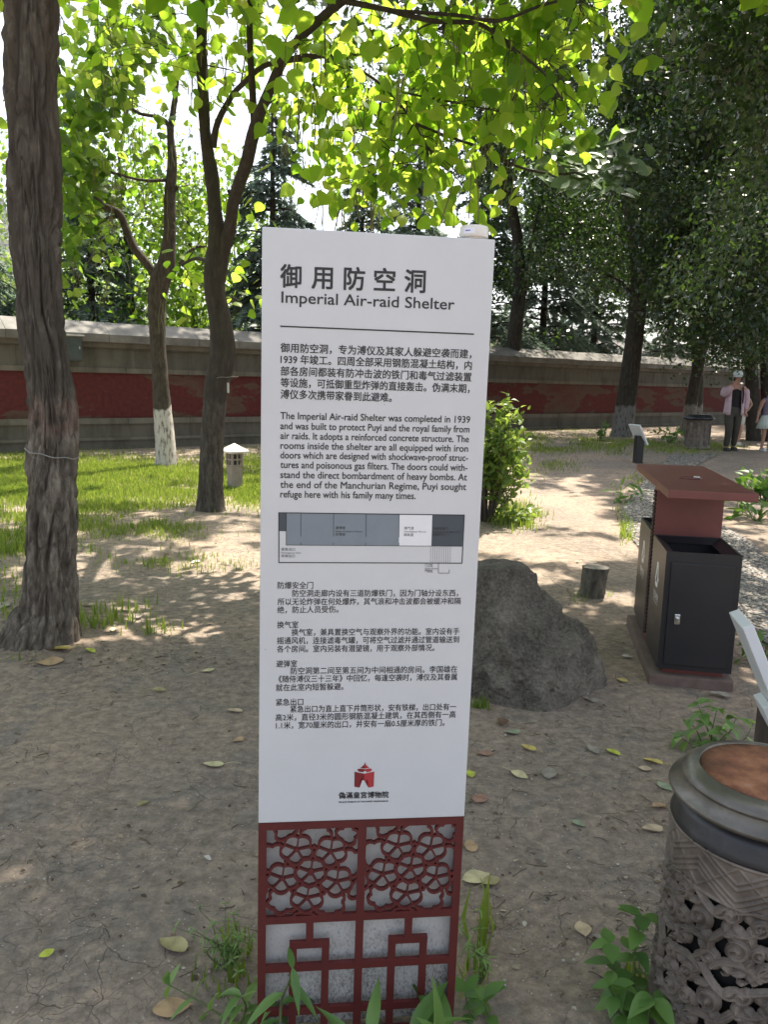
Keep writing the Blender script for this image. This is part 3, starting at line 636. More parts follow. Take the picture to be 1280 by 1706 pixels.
# --- dark elms at the right
HIGH = box_cloud(2600, (-3, 11.5, 6), (26, 38, 14.5)); HIGH = HIGH[offscreen(HIGH, 25)]; HOWN = rng.integers(0, 4, len(HIGH)); hcount = [0]
def elm(name, label, base, limbs, spec, per, spread, size, mat=B_ELM, extra=None, twigs=.25, T=T_SMALL):
    t = Tree(name, label, base, 'dark small-leaved trees on the right')
    for k, l in enumerate(limbs): t.limb(l, 16 if k == 0 else 9, .012 if k == 0 else .004, .1, 70 + k, 9)
    C = clusters(spec, 1)
    if extra is not None: C = np.vstack([C, extra])
    for c in C[:: int(1 / twigs)]: t.twig(c)
    t.build(mat)
    P = np.repeat(C, per, 0); P = P + rng.normal(size=P.shape) * spread * np.array([1, 1, .9])
    P = P[vnoise(P * np.array([.95, .22, .95]) + 31.7, 61) < .68]      # gaps between the boughs
    hi = HIGH[HOWN == hcount[0]]; hcount[0] += 1; Q = np.repeat(hi, 44, 0) + rng.normal(size=(len(hi) * 44, 3)) * .6   # unseen high crown above the frame, added to shade ground and wall
    size = np.r_[np.full(len(P), size), np.full(len(Q), .32)]; P = np.vstack([P, Q]); ok = ~lit(P); P, size = P[ok], size[ok]
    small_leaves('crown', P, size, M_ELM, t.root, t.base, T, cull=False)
    return t
g = G(1036, 727); Y = g[1]
elm('elm_tree', 'tall dark tree leaning slightly, limed patch at its foot, before the wall', g,
    [[(1034, 735, Y, 42), (1038, 715, Y, 35), (1045, 660, Y, 32), (1053, 600, Y, 30), (1062, 520, Y, 30), (1066, 450, Y, 29), (1057, 380, Y, 26), (1044, 320, Y, 22), (1035, 270, Y, 18), (1030, 200, Y, 14), (1015, 120, Y, 11), (1010, 20, Y, 8)],
     [(1042, 300, Y, 14), (1060, 230, Y - 1, 11), (1085, 150, Y - 2, 8), (1110, 60, Y - 2.5, 6)], [(1066, 470, Y, 11), (1085, 450, Y - .5, 8), (1120, 440, Y - 1, 5)], [(1058, 500, Y, 10), (1035, 470, Y, 6), (1005, 455, Y, 4)]],
    [(980, 130, 130, 130, 200, Y - 6, Y + 1), (1000, 330, 110, 90, 100, Y + .5, Y + 4), (1120, 420, 60, 90, 100, Y - 4, Y + 1), (1060, 430, 60, 80, 40, Y + .6, Y + 4), (960, 430, 70, 70, 50, Y - 1, Y + 2), (1110, 230, 110, 130, 190, Y - 6, Y), (1080, 300, 150, 170, 150, 26, 31), (930, 280, 120, 160, 90, 26, 31), (1230, 300, 90, 170, 90, 27, 32)], 85, .3, .105, B_ELMW)  # last clusters, beyond the wall, added to shade its foot
g = at(853, 716, 22.5); g[2] = gz(g[0], g[1]); Y = g[1]
elm('elm_tree', 'dark straight tree rising just right of the white sign panel', g,
    [[(852, 722, Y, 29), (853, 650, Y, 24), (855, 590, Y, 24), (860, 540, Y, 24), (866, 480, Y, 22), (863, 400, Y, 19), (852, 340, Y, 18), (845, 270, Y, 14), (840, 180, Y, 12), (838, 60, Y, 8)],
     [(856, 570, Y, 12), (872, 500, Y - .3, 8), (880, 430, Y - .5, 6), (900, 340, Y - .8, 4)], [(850, 330, Y, 11), (820, 270, Y, 8), (800, 200, Y, 6), (812, 130, Y, 5)]],
    [(880, 290, 90, 110, 120, Y - 2, Y + 3), (850, 420, 70, 60, 42, Y - 1, Y + 3), (890, 490, 60, 60, 34, Y - 1, Y + 3), (820, 180, 110, 110, 120, Y - 2, Y + 3), (720, 130, 120, 120, 60, Y - 1, Y + 3), (940, 400, 60, 70, 46, Y - 1, Y + 3), (880, 80, 130, 90, 90, Y - 2, Y + 3)], 60, .32, .13)
g = G(1147, 722); Y = g[1]
elm('elm_tree', 'slender dark tree leaning right with a pale foot beside the far bin', g,
    [[(1143, 728, Y, 27), (1148, 700, Y, 22), (1158, 640, Y, 19), (1170, 580, Y, 19), (1185, 510, Y, 18), (1200, 440, Y, 16), (1210, 370, Y, 14), (1215, 280, Y, 11), (1218, 150, Y, 8)], [(1160, 690, Y + 1.5, 21), (1163, 620, Y + 1.5, 19), (1160, 520, Y + 1.5, 18), (1150, 420, Y + 1.5, 14), (1140, 300, Y + 1.5, 11)]],
    [(1180, 470, 100, 100, 190, Y - 5, Y), (1210, 320, 100, 110, 200, Y - 6, Y), (1180, 560, 90, 30, 46, Y - 3, Y + 1), (1150, 90, 130, 110, 180, Y - 6, Y)], 85, .32, .105, B_ELMW)
g = G(1290, 735); Y = g[1]
elm('elm_tree', 'dark tree at the right picture edge standing behind the walking people', g,
    [[(1256, 735, Y, 24), (1254, 650, Y, 21), (1250, 560, Y, 21), (1245, 460, Y, 19), (1235, 380, Y, 16), (1230, 250, Y, 11)], [(1282, 735, Y, 21), (1278, 620, Y, 19), (1275, 520, Y, 18), (1290, 400, Y, 14)], [(1251, 570, Y, 11), (1238, 520, Y, 8), (1224, 470, Y, 6)]],
    [(1260, 480, 80, 100, 150, Y - 5, Y), (1280, 330, 100, 110, 130, Y - 6, Y), (1250, 570, 70, 26, 34, Y - 3, Y + 1), (1280, 130, 100, 120, 130, Y - 6, Y)], 85, .32, .105, B_ELM)
# the near elm: trunk just outside the frame, boughs hanging into the top right corner, unseen crown added to shade the foreground
g = np.array([5.6, 6.0, 0.0]); g[2] = gz(g[0], g[1])
C = box_cloud(900, (-.6, 2.2, 4.4), (7.5, 9.8, 8.2)); C = C[offscreen(C, 60, [(1090, -60, 1400, 170)])]
C2_ = clusters([(1200, 60, 110, 90, 60, 7, 9), (1250, 200, 60, 90, 26, 7.5, 9.5), (1215, 330, 60, 90, 22, 8, 10), (1150, 470, 50, 60, 10, 9, 10.5), (1110, 130, 50, 60, 16, 8, 9.5)], 1)
te = Tree('overhanging_elm', 'near tree whose small-leaved boughs hang into the top right corner', g, 'dark small-leaved trees on the right')
def wpath(pts, r): 
    Q = spline(np.c_[np.array(pts), np.array(r)], 7); return resample(Q[:, :3], Q[:, 3], .1)
te.wood(*wpath([(5.6, 6, g[2] - .1), (5.5, 6, 1.5), (5.3, 6.1, 3.4), (5.0, 6.2, 5), (4.6, 6, 7), (4.4, 5.8, 8.5)], [.24, .2, .18, .15, .1, .05]), 16, .012, 91, 9)
for e in ((1.5, 3, 6), (2.5, 6.5, 6.4), (4, 8.8, 5.4), (.2, 5, 6.8), (5, 2.5, 6.2), (3.6, 8.2, 4.4)): te.wood(*wpath([(5.1, 6.15, 4.2), tuple((np.array((5.1, 6.15, 4.6)) + np.array(e)) / 2 + np.array([0, 0, .5])), e], [.09, .055, .015]), 8, .003, 95, 12)
for c in np.vstack([C[::5], C2_]): te.twig(c)
te.build(B_ELM)
P = np.repeat(C, 40, 0); P = P + rng.normal(size=P.shape) * .26
Pb = np.repeat(C2_, 80, 0); Pb = Pb + rng.normal(size=Pb.shape) * np.array([.2, .2, .2])
P = P[~lit(P)]; Pb = Pb[~lit(Pb)]
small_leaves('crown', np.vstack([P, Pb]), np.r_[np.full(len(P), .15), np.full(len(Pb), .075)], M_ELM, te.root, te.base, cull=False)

# --- conifers beyond the wall
def conifer(label, base, h, rad, n, mat, seed, droop=.35, skip=0.0, name='spruce_tree'):
    r_ = np.random.default_rng(seed); t = Tree(name, label, base, 'conifers beyond the wall')
    P = np.array([(0, 0, -.2), (0, 0, h * .5), (0, 0, h)]) + t.base; t.wood(*resample(*(lambda q: (q[:, :3], q[:, 3]))(spline(np.c_[P, [h * .017, h * .011, .02]], 8)), .25), 10, .01, seed, 8)
    LP_, LT = [], []
    z = h * (.12 + skip)
    while z < h * .98:
        L = rad * (1 - z / h) ** .8 + .15
        for k in range(6):
            if r_.random() < .18: continue
            a = r_.random() * 6.283; d = np.array([math.cos(a), math.sin(a), 0]); l = L * (.6 + .5 * r_.random())
            s0 = t.base + np.array([0, 0, z]); e = s0 + d * l + np.array([0, 0, -droop * l + .05]); mid = s0 + d * l * .5 + np.array([0, 0, .02 * l])
            Q = spline([s0, mid, e], 5); V, F = tube(Q, np.linspace(.02 + .006 * l, .006, len(Q)), 4, False); t.add(V, np.array(F))
            m = int(n * l); tt = .15 + .85 * r_.random(m); q = np.stack([np.interp(tt, np.linspace(0, 1, len(Q)), Q[:, j]) for j in range(3)], -1)
            side = np.cross(d, [0, 0, 1]); lat = (r_.random(m) - .5)[:, None] * side * (.5 * l * (1.05 - tt))[:, None]
            q = q + lat * 1.1 + np.stack([0 * tt, 0 * tt, -np.abs(lat).sum(1) * .35 - .1 * r_.random(m)], -1)
            LP_.append(q); LT.append(d * .6 + nrm(lat + 1e-6) * .7 + np.array([0, 0, -.35]) + r_.normal(size=(m, 3)) * .25)
        z += h * .035 * (.7 + .6 * r_.random())
    t.build(B_ELM); P = np.vstack(LP_); Tt = np.vstack(LT)
    leaves('crown', T_NEED, P - t.base, orient(Tt, np.array([0, 0, 1.]) + r_.normal(size=P.shape) * .6), .24 * (.6 + .7 * r_.random(len(P))), mat, t.root)
T_NEED = (np.array([(0, 0, 0), (.12, .3, 0), (0, 1, -.05), (-.12, .3, 0), (.3, .62, -.03), (.06, .45, 0), (-.3, .62, -.03), (-.06, .45, 0)], float), np.array([(0, 1, 2, 3), (0, 5, 4, 5 - 4), (0, 3, 6, 7)]))
for px, Y, h, rad, sd, sk, lab in ((455, 19.5, 8.2, 2.3, 1, .1, 'blue green spruce with loose layered branches seen left of the sign top'), (158, 20, 7.5, 2.8, 2, .12, 'ragged spruce beyond the wall between thick trunk and whitewashed tree'), (900, 28, 9.5, 3.2, 3, .12, 'dark spruce beyond the wall behind the straight dark tree'),
                            (985, 31, 10, 3.0, 4, .12, 'dark spruce beyond the wall left of the leaning limed tree'), (690, 27, 11, 3.2, 5, .1, 'dark spruce beyond the wall hidden partly by the sign top'), (600, 24, 8, 2.6, 8, .1, 'spruce behind the upper left edge of the sign'), (800, 25, 10, 3, 9, .1, 'spruce showing above the right end of the sign top'), (-60, 19, 6.5, 2.6, 6, .1, 'spruce beyond the wall at the left picture edge'), (1110, 36, 11, 3.2, 7, .12, 'far dark spruce beyond the wall above the people')):
    p = at(px, 640, Y); p[2] = 0; conifer(lab, p, h, rad, 100, M_PINE, sd, skip=sk)
def far_tree(label, px, Y, h, rad, n, seed, mat=M_BG, size=.13, cz=.58, ch=.42):
    p = at(px, 640, Y); p[2] = 0; t = Tree('leafy_tree', label, p, 'leafy trees beyond the wall'); r_ = np.random.default_rng(seed)
    t.wood(*wpath([tuple(p + np.array([0, 0, -.2])), tuple(p + np.array([.1, 0, h * .4])), tuple(p + np.array([-.1, .1, h * .85]))], [.14, .1, .03]), 8, .006, seed, 9)
    C = []
    while len(C) < 42:
        v = r_.random(3) * 2 - 1
        if v @ v < 1: C.append(p + np.array([v[0] * rad, v[1] * rad, h * cz + v[2] * h * ch]))
    C = np.array(C)
    for c in C[::2]: t.twig(c)
    t.build(B_ELM); P = np.repeat(C, n // 42, 0); P = P + r_.normal(size=P.shape) * rad * .2
    small_leaves('crown', P, size, mat, t.root, t.base, cull=False)
for a in (('pale yellow green bush-like tree glowing beyond the wall by the forked trunk', 345, 23, 3.9, 1.8, 5000, 11), ('leafy green tree beyond the wall at the far left edge', 10, 22, 4.4, 2.0, 5200, 12), ('leafy tree beyond the wall behind the whitewashed tree', 225, 26, 4.4, 2, 4200, 13), ('pale green tree beyond the wall under the spruces near the sign', 430, 30, 5, 2.4, 4200, 14), ('bright green tree beyond the wall right of the sign panel', 815, 33, 4.2, 2.2, 3600, 15), ('tall leafy tree far beyond the wall behind the forked trunk', 395, 36, 9, 4, 7000, 16), ('tall leafy tree far beyond the wall behind the left trunk', 110, 38, 8, 4, 7000, 17), ('round-leaved tree beyond the wall above the whitewashed trunk', 215, 20, 8.0, 2.6, 5000, 18, M_CATM, .19), ('round-leaved tree beyond the wall between the two slim trunks', 320, 21, 7.5, 2.0, 3000, 19, M_CATM, .19), ('dark leafy tree beyond the wall above the small far reading sign', 960, 33, 11, 3.6, 9000, 21, M_ELM, .2, .76, .26), ('dark leafy tree beyond the wall above the far litter bin', 1110, 36, 11, 3.8, 9000, 22, M_ELM, .2, .76, .26), ('dark leafy tree beyond the wall above the walking people', 1260, 38, 11, 4, 9000, 23, M_ELM, .2, .76, .26), ('leafy tree beyond the wall at the left edge behind the thick trunk', 60, 24, 8, 2.6, 4500, 20, M_BG, .18)): far_tree(*a)  # the dark leafy ones are added to darken and shade the wall foot
# ------------------------------------------------------------------ the information sign
YAW, LEAN, SX, SY, SWD, SZT, SZB = R(6.628), R(.685), -.03605, 1.45, .42405, 1.66751, .51737
sign = thing('info_sign', 'tall white information sign with black Chinese and English text on a red lattice foot', 'sign', (SX, SY, 0), (0, LEAN, YAW))
c_ = np.array([math.cos(YAW), math.sin(YAW), 0]); u_ = np.array([0, 0, 1.])
SU = c_ * math.cos(LEAN) - u_ * math.sin(LEAN); SV = u_ * math.cos(LEAN) + c_ * math.sin(LEAN); SN = np.cross(SU, SV); SO = np.array([SX, SY, 0])
def sg(px, py):
    d = ray(px, py); t = ((SO - EYE) @ SN) / (d @ SN); P = EYE + d * t - SO; return P @ SU, P @ SV
def white_paint():
    m, ns, ls, b = newmat('white_enamel'); co = coords(ns, ls)
    n = node(ns, 'TexNoise', Scale=3, Detail=6, Roughness=.7); ls.new(co, n.inputs['Vector'])
    r = ramp(ns, [(.3, (.51, .525, .535)), (.7, (.565, .58, .588))]); ls.new(n.outputs[0], r.inputs[0])
    v = node(ns, 'TexVoronoi', Scale=60); ls.new(co, v.inputs['Vector']); sp = ns.new('ShaderNodeSeparateColor'); ls.new(v.outputs['Color'], sp.inputs[0])
    a = node(ns, 'Math', operation='LESS_THAN'); a.inputs[1].default_value = .07; ls.new(v.outputs['Distance'], a.inputs[0])
    g = node(ns, 'Math', operation='GREATER_THAN'); g.inputs[1].default_value = .965; ls.new(sp.outputs[0], g.inputs[0])
    mu = node(ns, 'Math', operation='MULTIPLY'); ls.new(a.outputs[0], mu.inputs[0]); ls.new(g.outputs[0], mu.inputs[1])
    mx = node(ns, 'MixRGB'); mx.inputs[2].default_value = (.3, .29, .27, 1); ls.new(mu.outputs[0], mx.inputs[0]); ls.new(r.outputs[0], mx.inputs[1])
    ls.new(mx.outputs[0], b.inputs['Base Color']); b.inputs['Roughness'].default_value = .38
    n2 = node(ns, 'TexNoise', Scale=1.6, Detail=2); ls.new(co, n2.inputs['Vector']); bp = node(ns, 'Bump', Strength=.06, Distance=.01); ls.new(n2.outputs[0], bp.inputs['Height']); ls.new(bp.outputs[0], b.inputs['Normal'])
    return m
M_WHITE = white_paint()
M_INK = rough_mat('black_ink', [(.3, (.012, .012, .014)), (.7, (.02, .02, .022))], 30, rough=.5, bump=0)
M_RED = rough_mat('red_lattice_paint', [(.3, (.078, .011, .011)), (.7, (.102, .015, .014))], 14, rough=.5, bump=.12, bscale=90, bdist=.002)
DP = .052
MB().box((0, DP / 2, (SZT + SZB) / 2), (SWD, DP, SZT - SZB), bevel=.0022).build('panel', M_WHITE, sign)
FONT = None
def flat_text(name, body, x0, z0, x1, h, mat, parent, y=-.0006, bold=0.0, fit=True, skew=0.0):
    cu = bpy.data.curves.new(name, 'FONT'); cu.body = body; cu.size = 1; cu.resolution_u = 3
    o = bpy.data.objects.new(name, cu); COL.objects.link(o); dg = bpy.context.evaluated_depsgraph_get()
    me = bpy.data.meshes.new_from_object(o.evaluated_get(dg)); bpy.data.objects.remove(o); bpy.data.curves.remove(cu)
    n = len(me.vertices); co = np.zeros(n * 3, np.float32); me.vertices.foreach_get('co', co); co = co.reshape(-1, 3)
    sx = (x1 - x0) / (co[:, 0].max() - co[:, 0].min())
    co2 = np.stack([x0 + (co[:, 0] - co[:, 0].min()) * sx, 0 * co[:, 0] + y, z0 + co[:, 1] * h + skew * (co[:, 0] - co[:, 0].min()) * sx], -1)
    me.vertices.foreach_set('co', co2.astype(np.float32).ravel()); me.materials.clear(); me.materials.append(mat); me.update(); me.name = name
    if bold:                                     # heavier strokes: the outlines printed again a hair apart
        bm = bmesh.new()
        for k, (ax, az) in enumerate(((0, 0), (1, 0), (0, 1), (1, 1))):
            n0 = len(bm.verts); bm.from_mesh(me); bm.verts.ensure_lookup_table()
            for v in bm.verts[n0:]: v.co += Vector(((ax - .5) * bold, -.00004 * k, (az - .5) * bold))
        bm.to_mesh(me); bm.free()
    return link(bpy.data.objects.new(name, me), parent)
def line_text(name, body, pl, pr, hpx, parent, bold=0.0, cjk=True, mat=None):
    """baseline from pixel pl to pixel pr on the panel; hpx = glyph height (CJK em box / Latin capitals)"""
    x0, za = sg(*pl); x1, zb = sg(*pr); k = abs(sg(pl[0], pl[1] - hpx)[1] - za)
    h = k / (.92 if cjk else .655)
    return flat_text(name, body, x0, za + (.1 * h if cjk else 0), x1, h, mat or M_INK, parent, bold=bold, skew=(zb - za) / (x1 - x0))
ttl = []
for ch, cx in zip('御用防空洞', (170, 333, 500, 657, 815)):
    px = 430 + cx / 3.122; f = (px - 467) / 240
    x = line_text('title_character', ch, (px - 17, 478.5 + 9.5 * f), (px + 17, 478.5 + 9.5 * f + 1.3), 38, sign, bold=.0016)
line_text('english_title', 'Imperial Air-raid Shelter', (469, 504), (757, 516), 17.6, sign, cjk=False, bold=.0005)
def bar(name, a, b_, w, parent=None, mat=None, y=-.0006):
    x0, z0 = sg(*a); x1, z1 = sg(*b_); d = nrm(np.array([x1 - x0, z1 - z0])); n = np.array([-d[1], d[0]]) * w / 2
    V = [(x0 + n[0], y, z0 + n[1]), (x0 - n[0], y, z0 - n[1]), (x1 - n[0], y, z1 - n[1]), (x1 + n[0], y, z1 + n[1])]
    return rawmesh(name, V, [(0, 1, 2, 3)], mat or M_INK, parent or sign)
bar('rule', (466.8, 543.5), (790, 556.7), .0026)
def para(name, lines, hpx, cjk, bold=0.0):
    """the lines of one paragraph joined into one lettering mesh"""
    obs = [line_text(name, *l, hpx, sign, cjk=cjk, bold=bold) for l in lines]
    bm = bmesh.new()
    for o in obs:
        bm.from_mesh(o.data)
    for o in obs[1:]: bpy.data.objects.remove(o)
    bm.to_mesh(obs[0].data); bm.free(); return obs[0]
para('chinese_paragraph', [('御用防空洞，专为溥仪及其家人躲避空袭而建，', (467.5, 587), (785.5, 597.5)), ('1939 年竣工。四周全部采用钢筋混凝土结构，内', (467.5, 606), (786, 616.4)), ('部各房间都装有防冲击波的铁门和毒气过滤装置', (467.7, 625.8), (785.5, 636)),
     ('等设施，可抵御重型炸弹的直接轰击。伪满末期，', (467.7, 645), (782.5, 655)), ('溥仪多次携带家眷到此避难。', (467.7, 664.3), (652.6, 670))], 15.3, True, .0005)
para('english_paragraph', [('The Imperial Air-raid Shelter was completed in 1939', (467.2, 697.9), (783.3, 704.5)), ('and was built to protect Puyi and the royal family from', (467.2, 714.8), (782.3, 720.5)), ('air raids. It adopts a reinforced concrete structure. The', (467.2, 731.2), (781.4, 736.8)),
     ('rooms inside the shelter are all equipped with iron', (467.2, 747.5), (779.8, 752.6)), ('doors which are designed with shockwave-proof struc-', (467.2, 763.5), (779.8, 768)), ('tures and poisonous gas filters. The doors could with-', (467.2, 779.5), (779, 784.3)),
     ('stand the direct bombardment of heavy bombs. At', (467, 796.2), (778.2, 800.4)), ('the end of the Manchurian Regime, Puyi sought', (467, 812.5), (776.9, 816.4)), ('refuge here with his family many times.', (467, 828.5), (692.6, 831.4))], 10.9, False, .0004)
para('room_notes', [('防爆安全门', (462.5, 981), (521.6, 981)), ('防空洞走廊内设有三道防爆铁门，因为门轴分设东西，', (487, 994.3), (763.4, 993.6)), ('所以无论炸弹在何处爆炸，其气浪和冲击波都会被缓冲和隔', (462.5, 1008.4), (767.6, 1007)), ('绝，防止人员受伤。', (462, 1021.9), (563.7, 1020.7)),
     ('换气室', (461.7, 1046.9), (496.8, 1046.5)), ('换气室，兼具置换空气与观察外界的功能。室内设有手', (485.8, 1059.3), (765.4, 1057.3)), ('摇通风机，连接滤毒气罐，可将空气过滤并通过管道输送到', (461.4, 1073.3), (764.8, 1071)), ('各个房间。室内另装有潜望镜，用于观察外部情况。', (461.4, 1087.1), (724, 1084.6)),
     ('避弹室', (460.2, 1111.9), (494.8, 1111.3)), ('防空洞第二间至第五间为中间相通的房间。李国雄在', (484.2, 1123.7), (762, 1120.3)), ('《随侍溥仪三十三年》中回忆，每逢空袭时，溥仪及其眷属', (463.9, 1137.2), (761.4, 1133.2)), ('就在此室内短暂躲避。', (459.7, 1151.5), (572.2, 1149.3)),
     ('紧急出口', (459.7, 1176), (505.2, 1175)), ('紧急出口为直上直下井筒形状，安有铁梯，出口处有一', (483.6, 1187.2), (760, 1183)), ('高2米，直径3米的圆形钢筋混凝土建筑，在其西侧有一高', (459.1, 1201.3), (759.2, 1195.7)), ('1.1米，宽70厘米的出口，并安有一扇0.5厘米厚的铁门。', (459.7, 1214.5), (740.9, 1209.2))], 11.6, True, .00025)
# floor plan
M_PL = rough_mat('plan_grey', [(.3, (.165, .2, .23)), (.7, (.185, .22, .25))], 30, rough=.5, bump=0); M_PD = rough_mat('plan_slate', [(.3, (.04, .055, .07)), (.7, (.05, .065, .08))], 30, rough=.5, bump=0)
M_PW = rough_mat('plan_pale', [(.3, (.68, .69, .7)), (.7, (.72, .73, .74))], 30, rough=.5, bump=0)
plan = thing('floor_plan', None, None); plan.parent = sign
def D3(u, v): return (450 + u / 3.556, 840 + v / 3.556)
def quad(name, pts, mat, y=-.0004):
    V = [(sg(*D3(*p))[0], y, sg(*D3(*p))[1]) for p in pts]; return rawmesh(name, V, [tuple(range(len(V)))[::-1]], mat, plan)
quad('corridor_fill', [(52, 50), (98, 51), (96, 160), (52, 159)], M_PD); quad('room_fill', [(97, 51), (767, 60), (763, 245), (95, 242)], M_PL)
quad('room_fill', [(767, 60), (962, 62), (956, 248), (763, 245)], M_PW); quad('guard_room_fill', [(962, 62), (1151, 63), (1139, 251), (956, 248)], M_PD)
def dl(a, b_, w): bar('plan_line', D3(*a), D3(*b_), w, plan, M_INK, -.0008)
for a, b_ in (((50, 50), (1154, 64)), ((1152, 63), (1138, 350)), ((1139, 349), (50, 345)), ((52, 346), (52, 50))): dl(a, b_, .0018)
for a, b_ in (((95, 242), (1139, 249)), ((97, 51), (95, 242)), ((183, 52), (182, 190)), ((182, 225), (182, 242)), ((377, 55), (376, 190)), ((375, 227), (375, 242)), ((570, 58), (569, 192)), ((567, 228), (567, 243)), ((766, 60), (764, 195)), ((764, 228), (764, 245)), ((998, 348), (998, 407)), ((998, 408), (1062, 408)), ((1062, 408), (1062, 388))): dl(a, b_, .0009)
for k in range(10): dl((952 + 13 * k, 250), (951 + 13 * k, 346), .0005)
def small(body, u0, v, u1, h, cjk): 
    o = line_text('plan_caption', body, D3(u0, v), D3(u1, v + 1), h, plan, cjk=cjk); 
    for vv in o.data.vertices: vv.co.y = -.001
for a in (('避弹室', 388, 148, 446, 5, True), ('Bomb Avoidance Room', 388, 165, 545, 2.4, False), ('防弾室', 388, 187, 446, 5, True), ('换气室', 795, 150, 852, 5, True), ('Ventilation Room', 795, 166, 925, 2.4, False), ('換気室', 793, 189, 850, 5, True), ('防爆安全门', 967, 153, 1052, 5, True), ('Explosion-proof Safety Door', 966, 167, 1130, 2.4, False), ('防爆安全ドア', 965, 188, 1064, 5, True),
          ('紧急出口', 66, 275, 147, 5, True), ('Emergency Exit', 66, 291, 183, 2.4, False), ('非常出口', 66, 315, 146, 5, True), ('门卫室', 918, 370, 964, 5, True), ('Guard Room', 918, 384, 998, 2.4, False), ('門衛室', 918, 404, 964, 5, True)): small(*a)
# museum emblem and name
emb = thing('gate_emblem', None, None); emb.parent = sign
M_E1 = rough_mat('emblem_dark_red', [(.3, (.16, .012, .016)), (.7, (.19, .016, .02))], 30, rough=.5, bump=0); M_E2 = rough_mat('emblem_red', [(.3, (.34, .028, .034)), (.7, (.38, .034, .04))], 30, rough=.5, bump=0)
def EB(pts, mat, name='emblem_shape'):
    V = [(sg(520 + u / 7.111, 1250 + v / 7.111)[0], -.0006, sg(520 + u / 7.111, 1250 + v / 7.111)[1]) for u, v in pts]
    bm = bmesh.new(); f = bm.faces.new([bm.verts.new(v) for v in V]); bmesh.ops.triangulate(bm, faces=[f]); bmesh.ops.recalc_face_normals(bm, faces=bm.faces[:])
    me = bpy.data.meshes.new(name); bm.to_mesh(me); bm.free(); me.materials.append(mat); link(bpy.data.objects.new(name, me), emb)
EB([(628, 138), (619, 168), (590, 196), (572, 208), (628, 216)], M_E1); EB([(628, 138), (636, 165), (664, 192), (678, 206), (628, 216)], M_E2)
EB([(536, 222), (575, 215), (628, 224), (628, 240), (600, 242), (600, 258), (560, 252), (545, 244)], M_E1); EB([(628, 224), (680, 212), (712, 220), (704, 240), (690, 250), (648, 258), (646, 240), (628, 240)], M_E2)
EB([(504, 252), (560, 264), (620, 276), (620, 356), (575, 350), (568, 362), (564, 441), (503, 430), (512, 412), (516, 280)], M_E1); EB([(620, 276), (680, 262), (738, 250), (732, 280), (726, 410), (730, 428), (668, 441), (666, 362), (658, 350), (620, 356)], M_E2)
o = line_text('museum_name', '偽滿皇宮博物院', (564.3, 1330.6), (647.3, 1328.8), 10.5, sign, bold=.0007)
o = line_text('museum_english_name', 'PALACE MUSEUM OF THE PUPPET MANCHUKUO', (564.6, 1337.4), (647, 1335.4), 2.2, sign, cjk=False, bold=.0003)
# lattice foot: distance field -> outline -> solid
def march(fn, x0, x1, z0, z1, st):
    xs = np.arange(x0, x1 + st / 2, st); zs = np.arange(z0, z1 + st / 2, st); X, Z = np.meshgrid(xs, zs); D = fn(X, Z)
    V, F, ix = [], [], {}
    def vid(key, p):
        if key not in ix: ix[key] = len(V); V.append(p)
        return ix[key]
    act = (np.maximum.reduce([D[:-1, :-1], D[:-1, 1:], D[1:, 1:], D[1:, :-1]]) > 0)
    for j, i in zip(*np.nonzero(act)):
        c = [(j, i), (j, i + 1), (j + 1, i + 1), (j + 1, i)]; f = []
        for a in range(4):
            p, q = c[a], c[(a + 1) % 4]; dp, dq = D[p], D[q]
            if dp > 0: f.append(vid(p, (xs[p[1]], zs[p[0]])))
            if (dp > 0) != (dq > 0):
                t = dp / (dp - dq); key = (min(p, q), max(p, q)); f.append(vid(key, (xs[p[1]] + t * (xs[q[1]] - xs[p[1]]), zs[p[0]] + t * (zs[q[0]] - zs[p[0]]))))
        if len(f) > 2: F.append(tuple(f))
    return np.array(V), F
def slab(name, V2, F, y0, y1, mat, parent):
    n = len(V2); V = np.vstack([np.c_[V2[:, 0], np.full(n, y0), V2[:, 1]], np.c_[V2[:, 0], np.full(n, y1), V2[:, 1]]]); E = {}
    for f in F:
        for a, b_ in zip(f, f[1:] + f[:1]): E[(a, b_)] = 1
    FF = list(F) + [tuple(i + n for i in reversed(f)) for f in F] + [(b_, a, a + n, b_ + n) for a, b_ in E if (b_, a) not in E]
    return rawmesh(name, V, FF, mat, parent)
def lat(px, py): return sg(px, py)
HB = SWD / 2; BW = .0165
_, zb2 = lat(430 + 165, 1529); _, zb3 = lat(595, 1609); _, zb4 = lat(595, 1681); ztop = SZB - .0015
